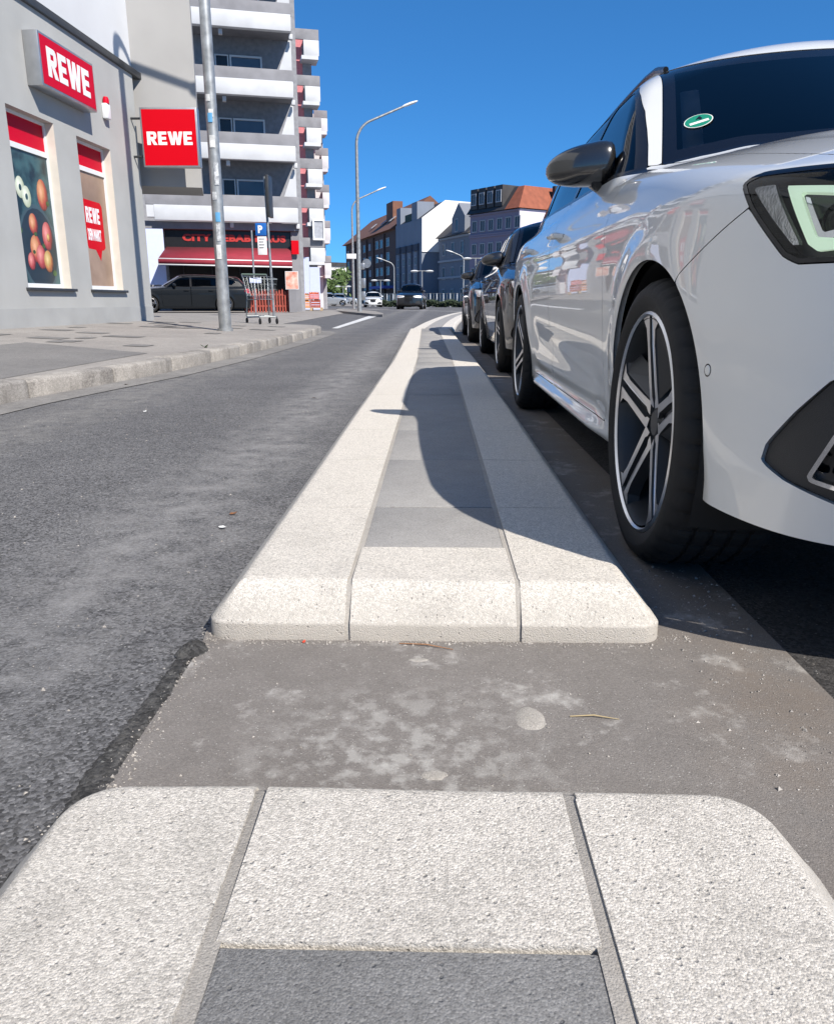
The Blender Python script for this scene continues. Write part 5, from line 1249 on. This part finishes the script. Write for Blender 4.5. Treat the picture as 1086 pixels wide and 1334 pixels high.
b = MB(); za, zb = at(382, 377, 33.2).z-.14, at(382, 353.5, 33.2).z-.14; b.box(-.27, -.02, za, .27, .02, zb); b.obj('board', BM['frame'], t); b = MB(); b.box(-.25, -.024, za+.02, .25, -.021, zb-.02); b.obj('poster', food, t); b = MB(); b.box(-.15, -.01, 0, .15, .03, za-.001); b.obj('stand', BM['concrete'], t)
p0, p1, p2 = at(391, 392, 44), at(404.5, 392, 44), at(417.5, 392, 44)
t = thing('hoarding', 'stepped pale lilac hoarding panels right of the kebab shop', 'hoarding', (p0.x, p0.y, 0))
zb, zt, zm = at(400, 379, 44).z, at(400, 335, 44).z, at(410, 348, 44).z
b = MB(); b.box(0, 0, .14, p1.x-p0.x-.01, .06, zt); b.obj('hoarding_panel', BM['lilac'], t); b = MB(); b.box(p1.x-p0.x, 0.004, .14, p2.x-p0.x, .06, zm); b.obj('hoarding_panel', BM['lilac'], t)
p = at(406, 404.5, 40); t = thing('pallet', 'wooden pallet on the forecourt carrying fruit crates', 'pallet', (p.x, p.y, .13), R(6))
for k in range(5): b = MB(); b.box(-.55, -.4+.19*k, .12, .55, -.27+.19*k, .145); b.obj('slat', BM['wood'], t)
for x in (-.5, 0, .5): b = MB(); b.box(x-.06, -.4, 0, x+.06, .49, .119); b.obj('bearer', BM['wood'], t)
cr = [(-.30, -.1, .146, .38, 'orange crate of fruit left on the pallet at the bottom'), (-.30, -.1, .53, .30, 'orange crate on top of the left stack on the pallet'), (.22, -.08, .146, .40, 'reddish crate right on the pallet at the bottom'), (.16, -.08, .55, .34, 'red crate on top of the right stack on the pallet')]
for i, (x, y, z, h, lb) in enumerate(cr):
    c = thing('fruit_crate', lb, 'crate', (p.x+x, p.y+y, .13+z), R(6), 'crates stacked on the pallet')
    mt = pm('crate colour', [(.62, .26, .10), (.66, .30, .12), (.34, .07, .04), (.60, .12, .08)][i], .7, var=.2, scale=7)
    for a in ((-.24, -.2, 0, .24, .2, .02), (-.24, -.2, .021, -.22, .2, h), (.22, -.2, .021, .24, .2, h)): b = MB(); b.box(*a); b.obj('crate_panel', mt, c)
    for k in range(3):
        z0 = .03+(h-.05)*k/3
        for yy in (-.2, .18): b = MB(); b.box(-.219, yy, z0, .219, yy+.02, z0+(h-.05)/3-.03); b.obj('crate_slat', mt, c)
    b = MB(); fr_ = random.Random(i)
    for k in range(14): b.lathe([(0, .05), (.035, .035), (.05, 0), (.035, -.035), (0, -.05)], 7, (fr_.uniform(-.17, .17), fr_.uniform(-.14, .14), h-.03))
    b.obj('fruit', AP[i % 3], c)['kind'] = 'stuff'
# ---------------------------------------------------------------- small things on the ground
def grit(n, spots, name, lo, hi, seed):
    r = random.Random(seed); b = MB()
    for i in range(n):
        x, y, z = spots(r); s = lo*(hi/lo)**(r.random()**2.2)
        vs = [Vector((r.uniform(-1, 1), r.uniform(-1, 1), r.uniform(-.2, 1)))*s for _ in range(4)]
        vs[0] = Vector((s, 0, 0)); vs[1] = Vector((-.6*s, .8*s, 0)); vs[2] = Vector((-.5*s, -.8*s, 0)); vs[3] = Vector((r.uniform(-.3, .3)*s, r.uniform(-.3, .3)*s, r.uniform(.5, 1.1)*s))
        M = Matrix.Rotation(r.uniform(0, 6.28), 3, 'Z'); vs = [M @ v + Vector((x, y, z)) for v in vs]
        b.add(vs, [(0, 1, 3), (1, 2, 3), (2, 0, 3), (0, 2, 1)])
    o = b.obj(name, GM['grit']); o['kind'] = 'stuff'; return o
def nose_line(r): x = r.uniform(-.43, .47); return x, 1.282 - abs(r.gauss(0, .012)) + (.03 if abs(x) > .40 else 0), .0045
def right_edge(r): y = r.uniform(.75, 1.7); return .52 + r.gauss(0, .06), y, .0045
def tar_edge(r): y = r.uniform(.6, 1.35); return -.405 - .03*(y < .8) + r.gauss(0, .014), y, .0045
def road_any(r): y = .5 + 4.5*r.random()**1.5; return -.5-r.random()*min(2, y*.9), y, .0005
def strip_any(r): return r.uniform(-.40, .60), r.uniform(.77, 1.27), .0045
grit(520, nose_line, 'grit_along_nose', .0012, .0042, 1); grit(420, right_edge, 'grit_by_parking_bay', .0012, .0045, 2); grit(420, tar_edge, 'grit_along_seam', .001, .0038, 3); grit(700, road_any, 'grit_on_road', .0014, .005, 4); grit(260, strip_any, 'grit_on_strip', .0008, .0028, 5)
# bitumen seam and lump at the island corner
def blob(name, x, y, rx, ry, h, mat, seed, z=.0045, ang=0., n=26, jag=.25, rings=5):
    r = random.Random(seed); k1 = [r.uniform(.5, 1) for _ in range(n)]
    k1 = [(k1[i-1]+2*k1[i]+k1[(i+1) % n])/4 for i in range(n)]; vs = [(x, y, z+h)]; fs = []
    for j in range(1, rings+1):
        q = j/rings
        for i in range(n):
            a = 2*math.pi*i/n; rr = q*(1-jag+jag*k1[i]*1.3); px, py = rx*rr*math.cos(a), ry*rr*math.sin(a)
            vs.append((x+px*math.cos(ang)-py*math.sin(ang), y+px*math.sin(ang)+py*math.cos(ang), z+h*(1-q**2.2)*r.uniform(.75, 1.1) if j < rings else z-.001))
    for i in range(n): fs.append((0, 1+i, 1+(i+1) % n))
    for j in range(rings-1):
        for i in range(n): fs.append((1+j*n+i, 1+(j+1)*n+i, 1+(j+1)*n+(i+1) % n, 1+j*n+(i+1) % n))
    b = MB(); b.smooth = True; b.add(vs, fs); return b.obj(name, mat)
tag(blob('bitumen_lump', -.425, 1.235, .026, .036, .014, GM['tar'], 2, jag=.45), 'black lump of bitumen at the left foot of the island nose', 'bitumen patch')
b = MB(); r = random.Random(9); n = 110; vs = []
for i in range(n+1):
    y = .58+.655*i/n; x = -.434 - .003*math.sin(i*.13) + r.gauss(0, .0012) + .006*(i/n); w = (.0225+.003*math.sin(i*.17)+r.gauss(0, .0012))*(1.1-.45*i/n)
    for q, h in ((-1, -.002), (-.7, .0022), (-.2, .0035*r.uniform(.5, 1.2)), (.15, .0018), (.6, .0030), (1, -.002)): vs.append((x+q*w+r.gauss(0, .0009), y, .0030+h+r.gauss(0, .0006)))
b.smooth = True; b.add(vs, [(i*6+k, i*6+k+1, (i+1)*6+k+1, (i+1)*6+k) for i in range(n) for k in range(5)])
o = b.obj('bitumen_seam', GM['tar']); o['kind'] = 'structure'
p = on(690, 936, .004); tag(blob('cement_splash', p.x, p.y, .024, .034, .0035, GM['mortar'], 4), 'oval pale cement splash right of centre on the grey strip', 'cement splash')
for i, (x, y, rx, ry, lb) in enumerate([(565, 1010, .018, .012, 'pale splash near the far edge of the near island, left of centre'), (545, 860, .02, .007, 'flat pale splash close to the island nose')]):
    p = on(x, y, .004); tag(blob('cement_splash', p.x, p.y, rx, ry, .0012, GM['mortar'], 20+i, jag=.7), lb, 'cement splash')
# dry leaf, twig, scraps
def leaf(px, py, s, mat, label, seed, z=.004):
    p = on(px, py, z); r = random.Random(seed); b = MB(); a = r.uniform(0, 6)
    pts = [(-1, 0, .1), (-.3, .45, .35), (.5, .35, .2), (1, 0, .5), (.4, -.4, .15), (-.4, -.4, .05), (0, 0, .0)]
    vs = [(p.x+s*(x*math.cos(a)-y*math.sin(a)), p.y+s*(x*math.sin(a)+y*math.cos(a)), z+s*h*.6) for x, y, h in pts]
    b.add(vs, [(0, 6, 1), (1, 6, 2), (2, 6, 3), (3, 6, 4), (4, 6, 5), (5, 6, 0)]); tag(b.obj('dry_leaf' if 'leaf' in label else 'paper_scrap', mat), label, 'leaf' if 'leaf' in label else 'litter')
lm = pm('dry brown leaf', (.20, .085, .03), .8, var=.2, scale=60); lp_ = pm('paper scrap', (.70, .70, .68), .8); lr = pm('red scrap', (.55, .05, .02), .6); lg = pm('green weed leaf', (.06, .12, .03), .7)
leaf(304, 669, .014, lm, 'curled brown leaf lying on the road left of the island', 1); leaf(290, 687, .016, lp_, 'flat white scrap on the road below the brown leaf', 2); leaf(396, 836, .006, lr, 'tiny red scrap at the foot of the island nose', 3, .006)
leaf(189, 536, .016, lp_, 'white scrap on the road in the middle left', 4); leaf(408, 518, .02, lm, 'brown leaf on the road nearer the island', 5); leaf(165, 501, .03, lm, 'pale brown leaf in the gutter by the kerb', 6)
p = on(267, 452, .13); w_ = thing('weed', 'small green weed growing at the edge of the kerb stones', 'weed', (p.x, p.y, hz(p.x, p.y)))
b = MB(); r = random.Random(4)
for k in range(9):
    a = r.uniform(0, 6.28); u = Vector((math.cos(a), math.sin(a), r.uniform(.2, .9))).normalized()*r.uniform(.03, .07); v = Vector((-u.y, u.x, 0))*.28; b.add([(0, 0, 0), tuple(u*.6+v), tuple(u), tuple(u*.6-v)], [(0, 1, 2, 3)])
b.obj('leaves', lg, w_)['kind'] = 'stuff'
for i, (x0, y0, x1, y1, lb) in enumerate([(742, 933, 806, 937, 'thin dry straw lying on the grey strip'), (520, 838, 590, 846, 'dry brown twig at the foot of the island nose')]):
    a, c = on(x0, y0, .006), on(x1, y1, .006); b = MB(); m = (a+c)/2 + Vector((0, .004, .002)); b.tube([a, m, c], [.0008, .0012, .0006], 6); tag(b.obj('straw', pm('straw', (.42, .33, .18), .7) if i == 0 else pm('brown twig', (.30, .15, .07), .8)), lb, 'straw')
# ---------------------------------------------------------------- emissions badge on the white car's windscreen
bu, bw = 1.62, .582
def wsz(u, w):
    z = np.linspace(.95, 1.42, 4000); return float(z[np.argmin(abs(HS.c.gwind(u, w, z)))])
def wpt(u, w, off): 
    z = wsz(u, w); P = np.array([[u, w, z]]); n = HS.c.grad(P)[0]; q = P[0]+n*off; return Vector((-q[1], q[0], q[2])), Vector((-n[1], n[0], n[2]))
c0, nn = wpt(bu+.04, bw, .0015)
ex = Vector((1, 0, 0)); ex = (ex - nn*ex.dot(nn)).normalized(); ey = nn.cross(ex)
ex = ex; B = Matrix((ex, ey, nn)).transposed().to_4x4(); B.translation = c0
def on_badge(name, pts, h, mat, par):
    b = MB(); b.add([tuple((B @ Vector((x, y, h)))) for x, y in pts], [tuple(range(len(pts)))]); return b.obj(name, mat, par)
ell = lambda r: [(r*math.cos(2*math.pi*k/36), r*math.sin(2*math.pi*k/36)) for k in range(36)]
bd = thing('emissions_badge', 'round green badge with a 4 stuck in the white car windscreen corner', 'windscreen badge', (1.38, .93, 0))
on_badge('badge_edge', ell(.042), .0, CM['paper'], bd); on_badge('badge_disc', ell(.039), .0006, CM['green'], bd)
on_badge('plate_field', [(-.028, -.018), (.028, -.018), (.028, -.004), (-.028, -.004)], .0012, CM['paper'], bd)
text_mesh('4', .024, .018, CM['trim'], 'lettering', bd, B @ Matrix.Translation((.004, .014, .0012)), .0012, .0002)
